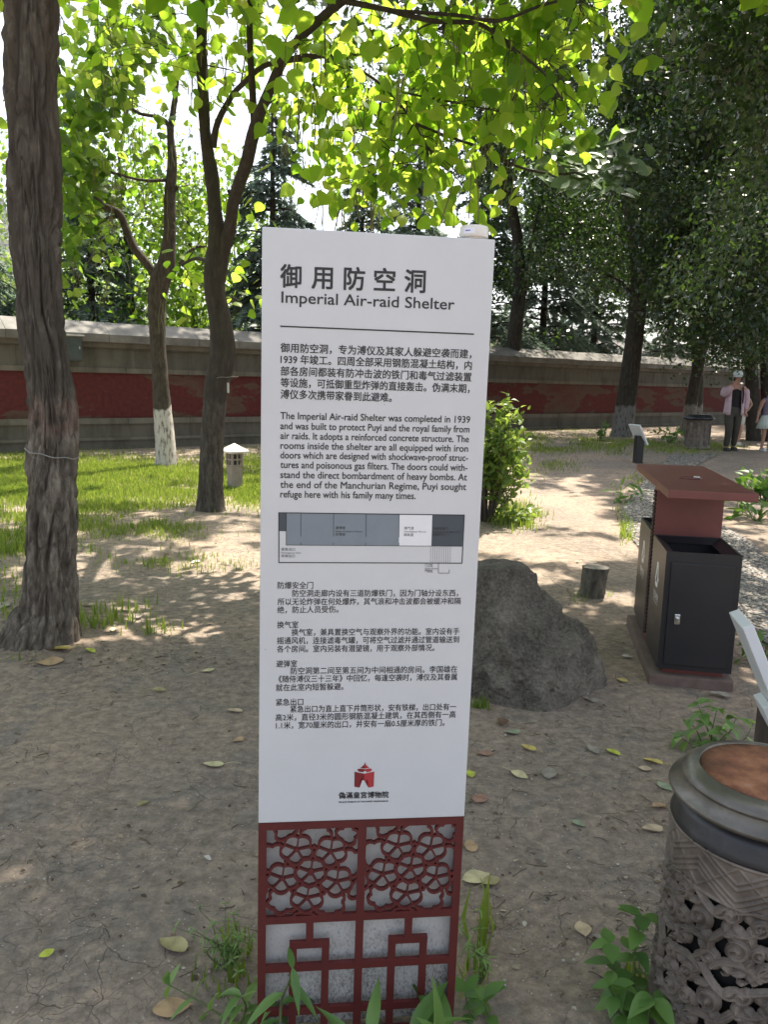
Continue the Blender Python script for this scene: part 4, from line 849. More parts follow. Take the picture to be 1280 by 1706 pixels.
def lattice(X, Z):
    d = np.full(X.shape, -1.0)
    def addd(e): 
        nonlocal d; d = np.maximum(d, e)
    def barx(z, x0, x1, w=BW): addd(np.minimum(w / 2 - np.abs(Z - z), np.minimum(X - x0, x1 - X)))
    def barz(x, z0, z1, w=BW): addd(np.minimum(w / 2 - np.abs(X - x), np.minimum(Z - z0, z1 - Z)))
    barz(-HB + BW / 2, 0, ztop); barz(HB - BW / 2, 0, ztop); barz(0, 0, ztop); barx(ztop - BW / 2, -HB, HB); barx(zb2, -HB, HB); barx(zb3, -HB, HB); barx(zb4, -HB, HB); barx(.012, -HB, HB, .03)
    for s in (-1, 1):
        cx = s * .1045; zz = zb3 + (zb2 - zb3) * .47; hw = .034
        barz(cx, zz, zb2, .0155); barx(zz, cx - hw - .008, cx + hw + .008, .0155); barz(cx - hw, 0, zz, .0155); barz(cx + hw, 0, zz, .0155)
        c = np.array([cx, (ztop - BW + zb2 + BW / 2) / 2]); w2 = .0062
        cell = np.minimum(np.minimum(HB - BW * .5 - s * X, s * X - BW * .3), np.minimum(ztop - BW * .5 - Z, Z - zb2))
        def flower(cx_, cz_, r0, amp, n, ph, spokes, sr, disc, w):
            dx, dz = X - cx_, Z - cz_; r = np.hypot(dx, dz); th = np.arctan2(dz, dx)
            rr = r0 + amp * (np.abs(np.sin(n / 2 * (th - ph))) - .5) * 2
            addd(np.minimum(cell, w / 2 - np.abs(r - rr) * .93))
            if spokes:
                k = np.round((th - ph) / (2 * math.pi / n)); da = th - ph - k * 2 * math.pi / n
                addd(np.minimum(np.minimum(cell, w * .3 - np.abs(r * np.sin(da))), np.minimum(r - sr, rr - r)))
            if disc: addd(np.minimum(cell, disc - r))
        flower(c[0], c[1], .0300, .0032, 5, .2, True, .004, .0066, .0052)
        for q in range(5):
            a = .83 + q * 2 * math.pi / 5; e = c + np.array([math.cos(a), math.sin(a)]) * .0595
            flower(e[0], e[1], .0305, .0034, 5, a + math.pi / 5, True, .003, .0042, .0048)
        # partial flowers behind the ring of five, showing only outside them
        away = np.full(X.shape, 9.0)
        for q in range(5):
            a = .83 + q * 2 * math.pi / 5; away = np.minimum(away, np.hypot(X - c[0] - math.cos(a) * .0595, Z - c[1] - math.sin(a) * .0595) - .031)
        keep_ = cell; cell = np.minimum(cell, away)
        for q in range(5):
            a = .2 + q * 2 * math.pi / 5; e = c + np.array([math.cos(a), math.sin(a)]) * .084
            flower(e[0], e[1], .029, .0034, 6, a, False, 0, 0, .0056)
        for q in range(5):
            a = .83 + q * 2 * math.pi / 5; e = c + np.array([math.cos(a), math.sin(a)]) * .108
            flower(e[0], e[1], .021, .003, 5, a, False, 0, 0, .0054)
        cell = keep_
    return d
V2, F2 = march(lattice, -HB - .002, HB + .002, -.002, ztop + .001, .00125)
slab('lattice_frame', V2, F2, .002, .011, M_RED, sign)
fr = MB()
for s in (-1, 1): fr.box((s * (HB - .004), DP / 2 + .0055, ztop / 2), (.008, DP - .012, ztop))
fr.box((0, DP / 2 + .0055, ztop - .004), (SWD - .017, DP - .012, .008)); fr.box((0, DP - .002, ztop / 2), (SWD - .017, .003, ztop - .02))
fr.build('rear_frame', M_RED, sign)
def grime():
    m, ns, ls, b = newmat('stained_white_board'); tc = ns.new('ShaderNodeTexCoord'); co = coords(ns, ls, (1, 1, .6))
    n = node(ns, 'TexNoise', Scale=210, Detail=8, Roughness=.8); ls.new(co, n.inputs['Vector']); n2 = node(ns, 'TexNoise', Scale=6, Detail=4); ls.new(co, n2.inputs['Vector'])
    sp = ns.new('ShaderNodeSeparateXYZ'); ls.new(tc.outputs['Object'], sp.inputs[0]); mr = node(ns, 'MapRange', clamp=True); mr.inputs[1].default_value = .02; mr.inputs[2].default_value = .3; mr.inputs[3].default_value = .16; mr.inputs[4].default_value = -.06; ls.new(sp.outputs[2], mr.inputs[0])
    a = node(ns, 'Math', operation='ADD'); ls.new(n.outputs[0], a.inputs[0]); ls.new(mr.outputs[0], a.inputs[1]); a2 = node(ns, 'Math', operation='MULTIPLY_ADD'); a2.inputs[1].default_value = .35; ls.new(n2.outputs[0], a2.inputs[0]); ls.new(a.outputs[0], a2.inputs[2])
    r = ramp(ns, [(.66, (.5, .49, .47)), (.76, (.36, .35, .33)), (.88, (.11, .1, .09))]); ls.new(a2.outputs[0], r.inputs[0]); ls.new(r.outputs[0], b.inputs['Base Color']); b.inputs['Roughness'].default_value = .7
    return m
MB().box((0, .0335, ztop / 2 + .01), (SWD - .018, .004, ztop - .025)).build('backing_board', grime(), sign)
# round counter on top
px, pz = sg(795, 393)
P = SO + SU * px + SV * (SZT + .0005) - SN * .0 + np.cross(SV, SU) * 0
cn = thing('round_sensor', 'small round white device sitting on the top right of the sign', 'sensor', SO + SU * px + SV * (SZT + .0006) + np.array([-math.sin(YAW), math.cos(YAW), 0]) * .026, (0, LEAN, YAW))
M_PLA = rough_mat('cream_plastic', [(.3, (.62, .6, .55)), (.7, (.68, .66, .61))], 9, rough=.4, bump=0)
MB().lathe([(.021, 0), (.0225, .001), (.0225, .0035), (.0262, .0036), (.0268, .005), (.0268, .021), (.0258, .0235), (.022, .0247), (.0001, .025)], 40).build('housing', M_PLA, cn)
lb = []; 
for z in (.0085, .0185): lb.append([(.0270 * math.cos(t), .0270 * math.sin(t), z) for t in np.linspace(R(215), R(262), 8)])
V = lb[0] + lb[1]; st_ = rawmesh('sticker', V, [(i, i + 1, i + 9, i + 8) for i in range(7)], rough_mat('sticker_white', [(.3, (.7, .72, .8)), (.7, (.74, .76, .84))], 9, rough=.5, bump=0), cn)
V = [(.0272 * math.cos(t), .0272 * math.sin(t), z) for z in (.0125, .0145) for t in np.linspace(R(222), R(243), 5)]
rawmesh('sticker_line', V, [(i, i + 1, i + 6, i + 5) for i in range(4)], rough_mat('violet_ink', [(.3, (.12, .1, .4)), (.7, (.16, .13, .45))], 9, bump=0), st_)

# ------------------------------------------------------------------ recycling bin
FL, FR, BL = G(1081, 1140), G(1223, 1154), G(1036, 1040)
dx = nrm((FR - FL) * [1, 1, 0]); dB_ = nrm((BL - FL) * [1, 1, 0]); dx = nrm(dx + .9 * np.array([dB_[1], -dB_[0], 0])); W = np.linalg.norm((FR - FL)[:2]); DBIN = np.linalg.norm((BL - FL)[:2]); byaw = math.atan2(dx[1], dx[0]); dy = np.array([-dx[1], dx[0], 0])
ctr = FL + dx * W / 2 + dy * DBIN / 2; ctr[2] = gz(ctr[0], ctr[1]) - .005
rb = thing('recycling_bin', 'square black litter bins under a reddish brown roof beside the pebble path', 'litter bin', ctr, (0, 0, byaw))
def bl(px, py, y):                            # bin-local (x, z) of a pixel on the plane local y
    d = ray(px, py); o = EYE - ctr; t = (y - o @ dy) / (d @ dy); P = o + d * t; return P @ dx, P[2]
M_BRN = rough_mat('red_brown_paint', [(.3, (.14, .04, .033)), (.7, (.18, .052, .043))], 8, rough=.42, bump=.06, bscale=200, bdist=.001)
M_BLK = rough_mat('charcoal_paint', [(.3, (.012, .012, .015)), (.7, (.02, .019, .021))], 6, rough=.4, bump=.05, bscale=300, bdist=.001)
M_CONC = rough_mat('brown_concrete', [(.3, (.11, .075, .06)), (.7, (.17, .12, .1))], 14, rough=.9, bump=.4)
M_LOGO = rough_mat('white_print', [(.3, (.75, .75, .73)), (.7, (.85, .85, .82))], 30, rough=.6, bump=0)
M_MET = rough_mat('bright_metal', [(.3, (.6, .6, .6)), (.7, (.75, .75, .75))], 20, rough=.25, metal=1, bump=0)
yF = -DBIN / 2 + .015
xa, z1 = bl(1110, 920, yF); xb, z2 = bl(1241, 925, yF); xc, z3 = bl(1097, 1112, yF); xd, z4 = bl(1217, 1124, yF)
BT = (z1 + z2) / 2; BB = (z3 + z4) / 2; BXa, BXb = (xa + xc) / 2, (xb + xd) / 2; BXW = BXb - BXa; BXC = (BXa + BXb) / 2
print('BIN', W, DBIN, 'box', BXW, BXC, BB, BT, math.degrees(byaw))
MB().box((0, 0, .03), (W, DBIN, .07), bevel=.006).build('concrete_base', M_CONC, rb)
MB().box((BXC, 0, .085), (BXW - .06, DBIN - .1, .05)).build('steel_plinth', M_BRN, rb)
BD = DBIN * .43
def binbox(sgn):
    yc = sgn * (DBIN / 2 - .015 - BD / 2); t = .012; b_ = MB(); h = BT - BB
    x0, x1 = BXC - BXW / 2, BXC + BXW / 2; y0, y1 = yc - BD / 2, yc + BD / 2
    b_.box((x0 + t / 2, yc, BB + h / 2), (t, BD, h)); b_.box((x1 - t / 2, yc, BB + h / 2), (t, BD, h)); b_.box((BXC, y0 + t / 2, BB + h / 2), (BXW - 2 * t, t, h)); b_.box((BXC, y1 - t / 2, BB + h / 2), (BXW - 2 * t, t, h)); b_.box((BXC, yc, BB + .02), (BXW - 2 * t, BD - 2 * t, .03))
    rw = .045                                    # inward sloping rim around the mouth
    for (a0, a1, c0, c1) in (((x0 + t, y0 + t), (x1 - t, y0 + t), (x0 + t + rw, y0 + t + rw * .8), (x1 - t - rw, y0 + t + rw * .8)), ((x1 - t, y0 + t), (x1 - t, y1 - t), (x1 - t - rw, y0 + t + rw * .8), (x1 - t - rw, y1 - t - rw * .8)), ((x1 - t, y1 - t), (x0 + t, y1 - t), (x1 - t - rw, y1 - t - rw * .8), (x0 + t + rw, y1 - t - rw * .8)), ((x0 + t, y1 - t), (x0 + t, y0 + t), (x0 + t + rw, y1 - t - rw * .8), (x0 + t + rw, y0 + t + rw * .8))):
        vs = [b_.bm.verts.new((*p, z)) for p, z in ((a0, BT - .004), (a1, BT - .004), (c1, BT - .03), (c0, BT - .03))]; b_.bm.faces.new(vs)
    box = b_.build('bin_box', M_BLK, rb, recalc=False)
    yo = y0 if sgn < 0 else y1
    MB().box((BXC, yo + sgn * .004, BB + h * .5 - .012), (BXW - .05, .01, h - .075), bevel=.003).build('door', M_BLK, box)
    if sgn < 0:
        lk = MB(); lk.box((BXC - BXW / 2 + .07, yo - .012, BB + h * .44), (.026, .008, .05), bevel=.004); lk.box((BXC - BXW / 2 + .07, yo - .02, BB + h * .44), (.015, .012, .024), bevel=.004); lk.build('lock', M_MET, box)
    # recycling triangle and caption on the left side
    lg = MB(); X0 = x0 - .0006; L = .075; zc = BB + h * .7
    tri = [np.array([yc, zc + L * 1.15]), np.array([yc + L * .62 * -1, zc - L * .55]), np.array([yc + L * .62, zc - L * .55])]
    for k in range(3):
        p, q = tri[k], tri[(k + 1) % 3]; d = nrm(q - p); n = np.array([-d[1], d[0]]); a = p + d * .014; e = p + (q - p) * .74
        w = .012
        for pts in ([a + n * w, a - n * w, e - n * w, e + n * w], [e + n * w * 2.2, e - n * w * 2.2, e + d * .022]):
            lg.bm.faces.new([lg.bm.verts.new((X0, pp[0], pp[1])) for pp in pts])
    for f in lg.bm.faces:
        f.normal_update()
        if f.normal.x > 0: f.normal_flip()
    lg.build('recycling_mark', M_LOGO, box, recalc=False)
    for body, zz, hh, ww in (('可回收物' if sgn < 0 else '其他垃圾', zc - .115, .042, .15), ('Recyclable' if sgn < 0 else 'Other waste', zc - .135, .014, .14)):
        o = flat_text('caption', body, -ww / 2, zz, ww / 2, hh, M_LOGO, box, y=0)
        for v in o.data.vertices: v.co = Vector((X0, yc - v.co.x, v.co.z))
    return box
binbox(-1); binbox(1)
# centre column with dark strips standing for the shaded slots of its side grille, roof slab
yR = -DBIN / 2 - .02
rx0, rz0 = bl(1115, 817, yR); rx1, rz1 = bl(1266, 822, yR); RT = (rz0 + rz1) / 2; RW = rx1 - rx0; RC = (rx0 + rx1) / 2
_, rzb = bl(1113, 830, yR); RH = RT - rzb; print('ROOF', RW, RC, RT, RH)
pw = BXW * .98; PD = DBIN - 2 * .015 - 2 * BD - .004
MB().box((BXC, 0, (RT - RH + .08) / 2), (pw, PD, RT - RH - .08), bevel=.003).build('centre_column', M_BRN, rb)
gr = MB(); zs = np.arange(.13, RT - RH - .03, .021)
for z in zs: gr.box((BXC - pw / 2 - .004, 0, z), (.008, PD * .62, .0125))
gr.build('side_grille', rough_mat('slot_shade', [(.3, (.03, .014, .012)), (.7, (.04, .018, .016))], 9, rough=.8, bump=0), rb)
MB().box((RC, .1, RT - RH / 2), (RW, DBIN + .24, RH), bevel=.003).build('roof', M_BRN, rb)
ash = MB(); ash.lathe([(.058, 0), (.06, .004), (.052, .006), (.05, .002), (.0001, .002)], 28, (RC - .01, 0, RT)); a_ = ash.build('ashtray_rim', rough_mat('rust_ring', [(.3, (.1, .03, .025)), (.7, (.15, .05, .04))], 30, rough=.5, bump=0), rb)
mb = MB(); mb.tube([(RC - .01 + .02, .01, RT + .008), (RC + .035, -.012, RT + .009)], .0035, 8); mb.build('cigarette_butt', M_LOGO, a_)

# ------------------------------------------------------------------ ornate cast bin at the lower right
OA = np.array([.81, 1.49, 0.0]); OZ = .62
ob = thing('ornate_bin', 'round cast metal bin with pierced scroll relief and rusty lid at lower right', 'litter bin', OA + np.array([0, 0, float(gz(*OA[:2]))]))
oz0 = float(gz(*OA[:2]))
def scroll_field():
    """one tile (width 1 x height 1 in relief units) of scrollwork: list of discs (u, v, r)"""
    D = []
    def stroke(pts, r0, r1):
        Q = spline(pts, 14); n = len(Q)
        for i, q in enumerate(Q): D.append((q[0], q[1], r0 + (r1 - r0) * i / (n - 1)))
    def spiral(cu, cv, r, turns, a0, sgn, w0, w1, n=44):
        for i in range(n):
            t = i / (n - 1); a = a0 + sgn * turns * 2 * math.pi * t; rr = r * (1 - t) ** .8 + .012
            D.append((cu + rr * math.cos(a), cv + rr * math.sin(a), w0 + (w1 - w0) * t))
    def leaf(u, v, a, L, w):
        for t in np.linspace(0, 1, 9): D.append((u + math.cos(a) * L * t, v + math.sin(a) * L * t, w * math.sin(math.pi * (.12 + .8 * t)) + .006))
    stroke([(-.05, .08), (.15, .3), (.4, .36), (.55, .55), (.8, .62), (1.05, .92)], .036, .03); stroke([(.0, .98), (.2, .8), (.42, .72), (.6, .86), (.85, .95), (1.05, .9)], .03, .03)
    stroke([(.5, -.02), (.62, .14), (.85, .2), (1.05, .08)], .032, .032); stroke([(.3, .02), (.42, .2), (.4, .36)], .03, .026)
    spiral(.2, .56, .13, 1.25, -1.4, 1, .03, .045); spiral(.72, .36, .13, 1.3, 2.2, -1, .03, .045); spiral(.44, .12, .09, 1.1, .5, 1, .026, .04); spiral(.88, .76, .1, 1.2, -2.3, 1, .028, .042); spiral(.55, .8, .085, 1.1, 1.2, -1, .024, .04); spiral(.08, .18, .085, 1.1, 1.4, 1, .024, .038); spiral(.96, .42, .075, 1.1, -1.2, -1, .022, .036)
    for q in ((.38, .36, 2.4, .16, .035), (.5, .52, .2, .17, .036), (.56, .54, 1.9, .13, .034), (.28, .32, -1.0, .16, .034), (.8, .62, -1.1, .13, .034), (.86, .2, 1.2, .13, .032), (.2, .8, -2.4, .14, .03), (.6, .14, -.6, .15, .032), (.1, .38, 2.2, .13, .03), (.7, .88, -.9, .12, .03), (.35, .7, .9, .2, .034), (.02, .7, .4, .12, .03), (.75, .06, .3, .14, .03), (.62, .66, -.5, .12, .03)): leaf(*q)
    return np.array(D)
DISC = scroll_field()
def tilefield(u, v):
    """signed field and relief over periodic u"""
    best = np.full(u.shape, -1.0)
    row = np.floor(v); v = v - row; u = (u + .37 * row) % 1
    for sh in (-1, 0, 1):
        for sv_ in (-1, 0, 1):
            for (a, b_, r) in DISC:
                if -.2 < b_ + sv_ < 1.2: best = np.maximum(best, r * 1.25 - np.hypot(u - a - sh, v - b_ - sv_))
    return best
nu, nv_ = 180, 360
# z range of the openwork: tile repeats 6 times round
uu = (np.arange(nu) + .5) / nu; z_lo, z_hi = .10, .415
vv = np.linspace(0, 1, nv_); U, Vv = np.meshgrid(uu, vv); TF = tilefield(U, Vv * 1.96)
rep = 7; NT = nu * rep; TFf = np.tile(TF, (1, rep))
def rad_at(z): return .176 + .012 * (1 - z / .6) + .003 * np.cos(z * 9)
th = np.arange(NT) * 2 * math.pi / NT; zz = z_lo + vv * (z_hi - z_lo)
twist = .9 * (zz - z_lo)
rr = rad_at(zz)[:, None] + np.clip(TFf, -.02, .06) * .22 + .0013 * np.sin(TFf * 300) * (TFf > .004)
Vx = np.stack([rr * np.cos(th[None] + twist[:, None]), rr * np.sin(th[None] + twist[:, None]), zz[:, None] + 0 * th[None]], -1)
solid = TFf > -.023
edgeband = (vv < .02) | (vv > .985); solid |= edgeband[:, None]
ii = np.arange(nv_ * NT).reshape(nv_, NT); jj = np.roll(ii, -1, 1); sol_j = np.roll(solid, -1, 1)
ok = (solid[:-1].astype(int) + sol_j[:-1] + solid[1:] + sol_j[1:]) >= 3
FF = np.stack([ii[:-1], jj[:-1], jj[1:], ii[1:]], -1)[ok]
def cast_mat():
    m, ns, ls, b = newmat('weathered_cast_metal'); co = coords(ns, ls)
    n = node(ns, 'TexNoise', Scale=14, Detail=8, Roughness=.7); ls.new(co, n.inputs['Vector'])
    r = ramp(ns, [(.3, (.06, .05, .041)), (.5, (.14, .114, .092)), (.7, (.23, .19, .155))]); ls.new(n.outputs[0], r.inputs[0]); ls.new(r.outputs[0], b.inputs['Base Color'])
    b.inputs['Roughness'].default_value = .62; b.inputs['Metallic'].default_value = .15
    n2 = node(ns, 'TexNoise', Scale=160, Detail=5); ls.new(co, n2.inputs['Vector']); bp = node(ns, 'Bump', Strength=.35, Distance=.002); ls.new(n2.outputs[0], bp.inputs['Height']); ls.new(bp.outputs[0], b.inputs['Normal'])
    return m
M_CAST = cast_mat()
op = rawmesh('scroll_drum', Vx.reshape(-1, 3), FF, M_CAST, ob, smooth=True)
md = op.modifiers.new('thickness', 'SOLIDIFY'); md.thickness = .006; md.offset = -1
# chevron band above: solid, with line relief
nb = 70; NB = 700; zb_ = np.linspace(.405, .502, nb); tb = np.arange(NB) * 2 * math.pi / NB; TH, ZB = np.meshgrid(tb, zb_)
q = (ZB - .405) / .097; k = 7; tri_ = np.abs(((TH * k / (2 * math.pi)) % 1) - .5) * 2
rel = np.zeros_like(q)
for o in (.0, .13, .26, .5, .63): rel = np.maximum(rel, np.exp(-((q - (.12 + .55 * tri_) - o + .2) / .03) ** 2))
tri2 = np.abs(((TH * k / (2 * math.pi) + .5) % 1) - .5) * 2
rel = np.maximum(rel, .8 * np.exp(-((q - (.1 + .8 * tri2)) / .03) ** 2))
for zc in (.03, .95): rel = np.maximum(rel, np.exp(-((q - zc) / .03) ** 2))
RB = rad_at(ZB) + .002 + .0035 * rel
ii = np.arange(nb * NB).reshape(nb, NB); jj = np.roll(ii, -1, 1)
rawmesh('chevron_band', np.stack([RB * np.cos(TH), RB * np.sin(TH), ZB], -1).reshape(-1, 3), np.stack([ii[:-1], jj[:-1], jj[1:], ii[1:]], -1).reshape(-1, 4), M_CAST, ob, smooth=True)
M_DKM = rough_mat('dark_worn_metal', [(.3, (.02, .02, .022)), (.55, (.035, .035, .038)), (.75, (.09, .088, .088))], 6, 8, .38, .1, metal=.3)
M_STL = rough_mat('dull_steel', [(.3, (.08, .074, .064)), (.55, (.14, .13, .113)), (.68, (.24, .22, .195))], 7, 8, .36, .12, metal=.55)
M_RUST = rough_mat('rusty_lid', [(.32, (.07, .028, .016)), (.5, (.2, .075, .035)), (.62, (.3, .13, .065)), (.75, (.36, .24, .17))], 13, 10, .75, .4, bscale=60)
MB().lathe([(.158, .03), (.158, .40), (.15, .5)], 48).build('inner_can', rough_mat('black_can', [(.3, (.006, .006, .006)), (.7, (.01, .01, .01))], 4, rough=.9, bump=0), ob)
MB().lathe([(.180, .500), (.183, .507), (.178, .515), (.176, .54), (.168, .552), (.150, .56)], 72).build('collar', M_DKM, ob)
MB().lathe([(.196, 0), (.2, .02), (.197, .08), (.188, .1), (.18, .102)], 64).build('foot_ring', M_CAST, ob)
MB().lathe([(.150, .5605), (.188, .566), (.1915, .572), (.189, .578), (.163, .594), (.166, .5985), (.167, .603), (.147, .6195), (.1345, .6215), (.133, .6225), (.131, .614), (.0001, .612)], 72).build('lid', M_STL, ob)
MB().lathe([(.1302, .6176), (.1306, .6188), (.08, .6182), (.0001, .618)], 64).build('ash_plate', M_RUST, ob)

# ------------------------------------------------------------------ two tilted reading signs
M_LECT = rough_mat('pale_grey_enamel', [(.3, (.6, .62, .64)), (.7, (.68, .69, .7))], 5, rough=.42, bump=.03)
M_POST = rough_mat('dark_wood_post', [(.3, (.03, .022, .017)), (.6, (.07, .05, .04)), (.75, (.12, .08, .06))], 30, 8, .85, .5, sc=(1, 1, .25))
def slabq(A, B, L, T, name, mat, parent, org):
    """box from corner A: edges A->B, L, T"""
    w = B - A; c = [A, A + w, A + w + L, A + L]; c = c + [p + T for p in c]
    bm = bmesh.new(); v = [bm.verts.new(p - org) for p in c]
    for f in ((0, 1, 2, 3), (7, 6, 5, 4), (0, 4, 5, 1), (1, 5, 6, 2), (2, 6, 7, 3), (3, 7, 4, 0)): bm.faces.new([v[i] for i in f])
    bmesh.ops.recalc_face_normals(bm, faces=bm.faces[:]); bmesh.ops.bevel(bm, geom=bm.edges[:], offset=.002, segments=1, affect='EDGES')
    me = bpy.data.meshes.new(name); bm.to_mesh(me); bm.free(); me.materials.append(mat); return link(bpy.data.objects.new(name, me), parent)
A = at(1215, 1020, 2.38); dB = ray(1238, 1047); B = EYE + dB * ((A[2] - 1.4) / dB[2])
w_ = nrm(B - A); side = nrm(np.array([-w_[1], w_[0], 0])); side = side if side[0] > 0 else -side
Ld = nrm(side * .42 - np.array([0, 0, .9])); Tn = nrm(np.cross(w_, Ld)); Tn = Tn if Tn[0] > 0 else -Tn
mid = (A + B) / 2 + Ld * .30 + Tn * .02; base = np.array([mid[0] + .03, mid[1], 0]); base[2] = gz(base[0], base[1])
le = thing('reading_sign', 'tilted white reading sign on dark post at the right edge above the ornate bin', 'sign', base)
slabq(A, B, Ld * .36, Tn * .032, 'board', M_LECT, le, base)
slabq(A + Ld * .27 + w_ * .03 - Tn * .028, A + Ld * .27 + w_ * (np.linalg.norm(B - A) - .03) - Tn * .028, Ld * .12, Tn * .027, 'bracket', M_LECT, le, base)
zt = mid[2] - base[2] - .0
MB().box((.0, 0, zt / 2 - .04), (.1, .16, zt - .0), bevel=.004).build('post', M_POST, le)
A = at(1046, 716, 14.3); g = G(1061, 771); Yl = g[1]
le2 = thing('reading_sign', 'small tilted white reading sign on a black post far along the dirt path', 'sign', g)
s_ = np.array([.35, -.94, 0]); s_ = nrm(s_); sd = np.array([.94, .35, 0])
a0 = np.array([-.16, .1, .62 + .04]); L2_ = nrm(sd * .5 - np.array([0, 0, .85])); T2_ = nrm(np.cross(s_, L2_)); T2_ = T2_ if T2_[0] > 0 else -T2_
bo = slabq(a0, a0 + s_ * .3, L2_ * .4, T2_ * .03, 'board', M_LECT, le2, np.zeros(3))
V = [a0 + T2_ * .0312 + s_ * (.03 + .24 * i) + L2_ * (.05 + .06 * r_) for r_ in range(5) for i in (0, 1)]; V2_ = []
F_ = []
for r_ in range(5):
    o_ = len(V2_); p, q_ = V[2 * r_], V[2 * r_ + 1]; V2_ += [p, q_, q_ + L2_ * .028, p + L2_ * .028]; F_.append((o_, o_ + 1, o_ + 2, o_ + 3))
rawmesh('print_rows', V2_, F_, rough_mat('red_grey_print', [(.3, (.3, .14, .13)), (.7, (.24, .2, .2))], 3, bump=0), bo)
MB().box((.02, 0, .23), (.13, .16, .5), bevel=.005).build('post', M_BLK, le2)

# ------------------------------------------------------------------ stone lantern, stump, rock
g = G(391, 816)
ln = thing('garden_lantern', 'small square stone garden lantern with white pyramid cap in the lawn', 'lantern', g, (0, 0, R(40)))
M_LAN = rough_mat('lantern_stone', [(.3, (.24, .2, .17)), (.7, (.34, .28, .24))], 12, rough=.85, bump=.3); M_CAPW = rough_mat('white_stone', [(.3, (.6, .58, .54)), (.7, (.72, .7, .66))], 12, rough=.8, bump=.2)
MB().box((0, 0, .15), (.145, .145, .32), bevel=.004).build('pillar', M_LAN, ln)
hd = MB(); s = .165; z0, z1 = .31, .485
for a in (-1, 1):
    for c in (-1, 1): hd.box((a * (s / 2 - .013), c * (s / 2 - .013), (z0 + z1) / 2), (.026, .026, z1 - z0))
for z in (z0 + .012, (z0 + z1) / 2, z1 - .01):
    for a in (-1, 1): hd.box((0, a * (s / 2 - .009), z), (s - .052, .016, .02)); hd.box((a * (s / 2 - .009), 0, z), (.016, s - .052, .02))
for a in (-1, 1): hd.box((0, a * (s / 2 - .009), (z0 + z1) / 2), (.018, .0158, z1 - z0 - .004)); hd.box((a * (s / 2 - .009), 0, (z0 + z1) / 2), (.0158, .018, z1 - z0 - .004))
hd.build('lantern_head', M_LAN, ln); MB().box((0, 0, .395), (.1, .1, .16)).build('lamp_glass', rough_mat('dark_glass', [(.3, (.03, .032, .03)), (.7, (.05, .05, .045))], 3, rough=.3, bump=0), ln)
cp = MB(); b_ = cp.bm; v = [b_.verts.new(p) for p in ((-.135, -.135, .485), (.135, -.135, .485), (.135, .135, .485), (-.135, .135, .485), (-.14, -.14, .508), (.14, -.14, .508), (.14, .14, .508), (-.14, .14, .508), (0, 0, .605))]
for f in ((3, 2, 1, 0), (0, 1, 5, 4), (1, 2, 6, 5), (2, 3, 7, 6), (3, 0, 4, 7), (4, 5, 8), (5, 6, 8), (6, 7, 8), (7, 4, 8)): b_.faces.new([v[i] for i in f])
cp.build('cap', M_CAPW, ln)

g = G(987, 992); st = thing('tree_stump', 'short sawn tree stump standing on the sunny dirt path', 'stump', g)
n = 80; zz = np.linspace(-.03, .2, 40); th = np.arange(n) * 2 * math.pi / n; TH, Z = np.meshgrid(th, zz)
rr = .066 + .006 * np.cos(2 * TH + 1) + .06 * np.exp(-(Z + .03) / .028) * (.45 + .55 * np.clip(np.cos(TH - 3.3), -.4, 1)) + .012 * (Z / .25)
q = np.stack([np.cos(TH) * 2.2, np.sin(TH) * 2.2, Z * 5], -1); rr = rr + (np.abs(fbm(q * 2.2, 3, 77) - .5) * -.05 + .01)
V = np.stack([rr * np.cos(TH) + Z * .06, rr * np.sin(TH), Z], -1).reshape(-1, 3); ii = np.arange(40 * n).reshape(40, n); jj = np.roll(ii, -1, 1)
rawmesh('bark', V, np.stack([ii[:-1], jj[:-1], jj[1:], ii[1:]], -1).reshape(-1, 4), bark_mat('stump_bark', (.05, .045, .035), (.11, .1, .08), (.18, .165, .135)), st, smooth=True)
m_, ns, ls, b = newmat('sawn_wood'); tc = ns.new('ShaderNodeTexCoord'); ln_ = node(ns, 'VectorMath', operation='LENGTH'); ls.new(tc.outputs['Object'], ln_.inputs[0])
nz_ = node(ns, 'TexNoise', Scale=14, Detail=5); ls.new(tc.outputs['Object'], nz_.inputs['Vector']); ad = node(ns, 'Math', operation='MULTIPLY_ADD'); ad.inputs[1].default_value = .03; ls.new(nz_.outputs[0], ad.inputs[0]); ls.new(ln_.outputs['Value'], ad.inputs[2])
sn = node(ns, 'Math', operation='MULTIPLY'); sn.inputs[1].default_value = 520; ls.new(ad.outputs[0], sn.inputs[0]); s2 = node(ns, 'Math', operation='SINE'); ls.new(sn.outputs[0], s2.inputs[0])
r = ramp(ns, [(.0, (.13, .115, .095)), (.6, (.24, .22, .185)), (1, (.3, .275, .235))]); mr = node(ns, 'MapRange'); mr.inputs[1].default_value = -1; ls.new(s2.outputs[0], mr.inputs[0]); ls.new(mr.outputs[0], r.inputs[0]); ls.new(r.outputs[0], b.inputs['Base Color']); b.inputs['Roughness'].default_value = .9
rim = V.reshape(40, n, 3)[-1]; top = [tuple(p) for p in rim] + [tuple(rim.mean(0) + np.array([0, 0, .004]))]
o = rawmesh('sawn_top', np.array(top) - rim.mean(0), [(k, (k + 1) % n, n) for k in range(n)], m_, st); o.location = tuple(rim.mean(0) + np.array([0, 0, .0005]))

RC0 = G(880, 1148); rk = thing('rock', 'large rough grey boulder on the dirt just right of the sign', 'rock', RC0)
def ico(sub):
    bm = bmesh.new(); bmesh.ops.create_icosphere(bm, subdivisions=sub, radius=1); V = np.array([v.co[:] for v in bm.verts]); F = np.array([[v.index for v in f.verts] for f in bm.faces]); bm.free(); return V, F
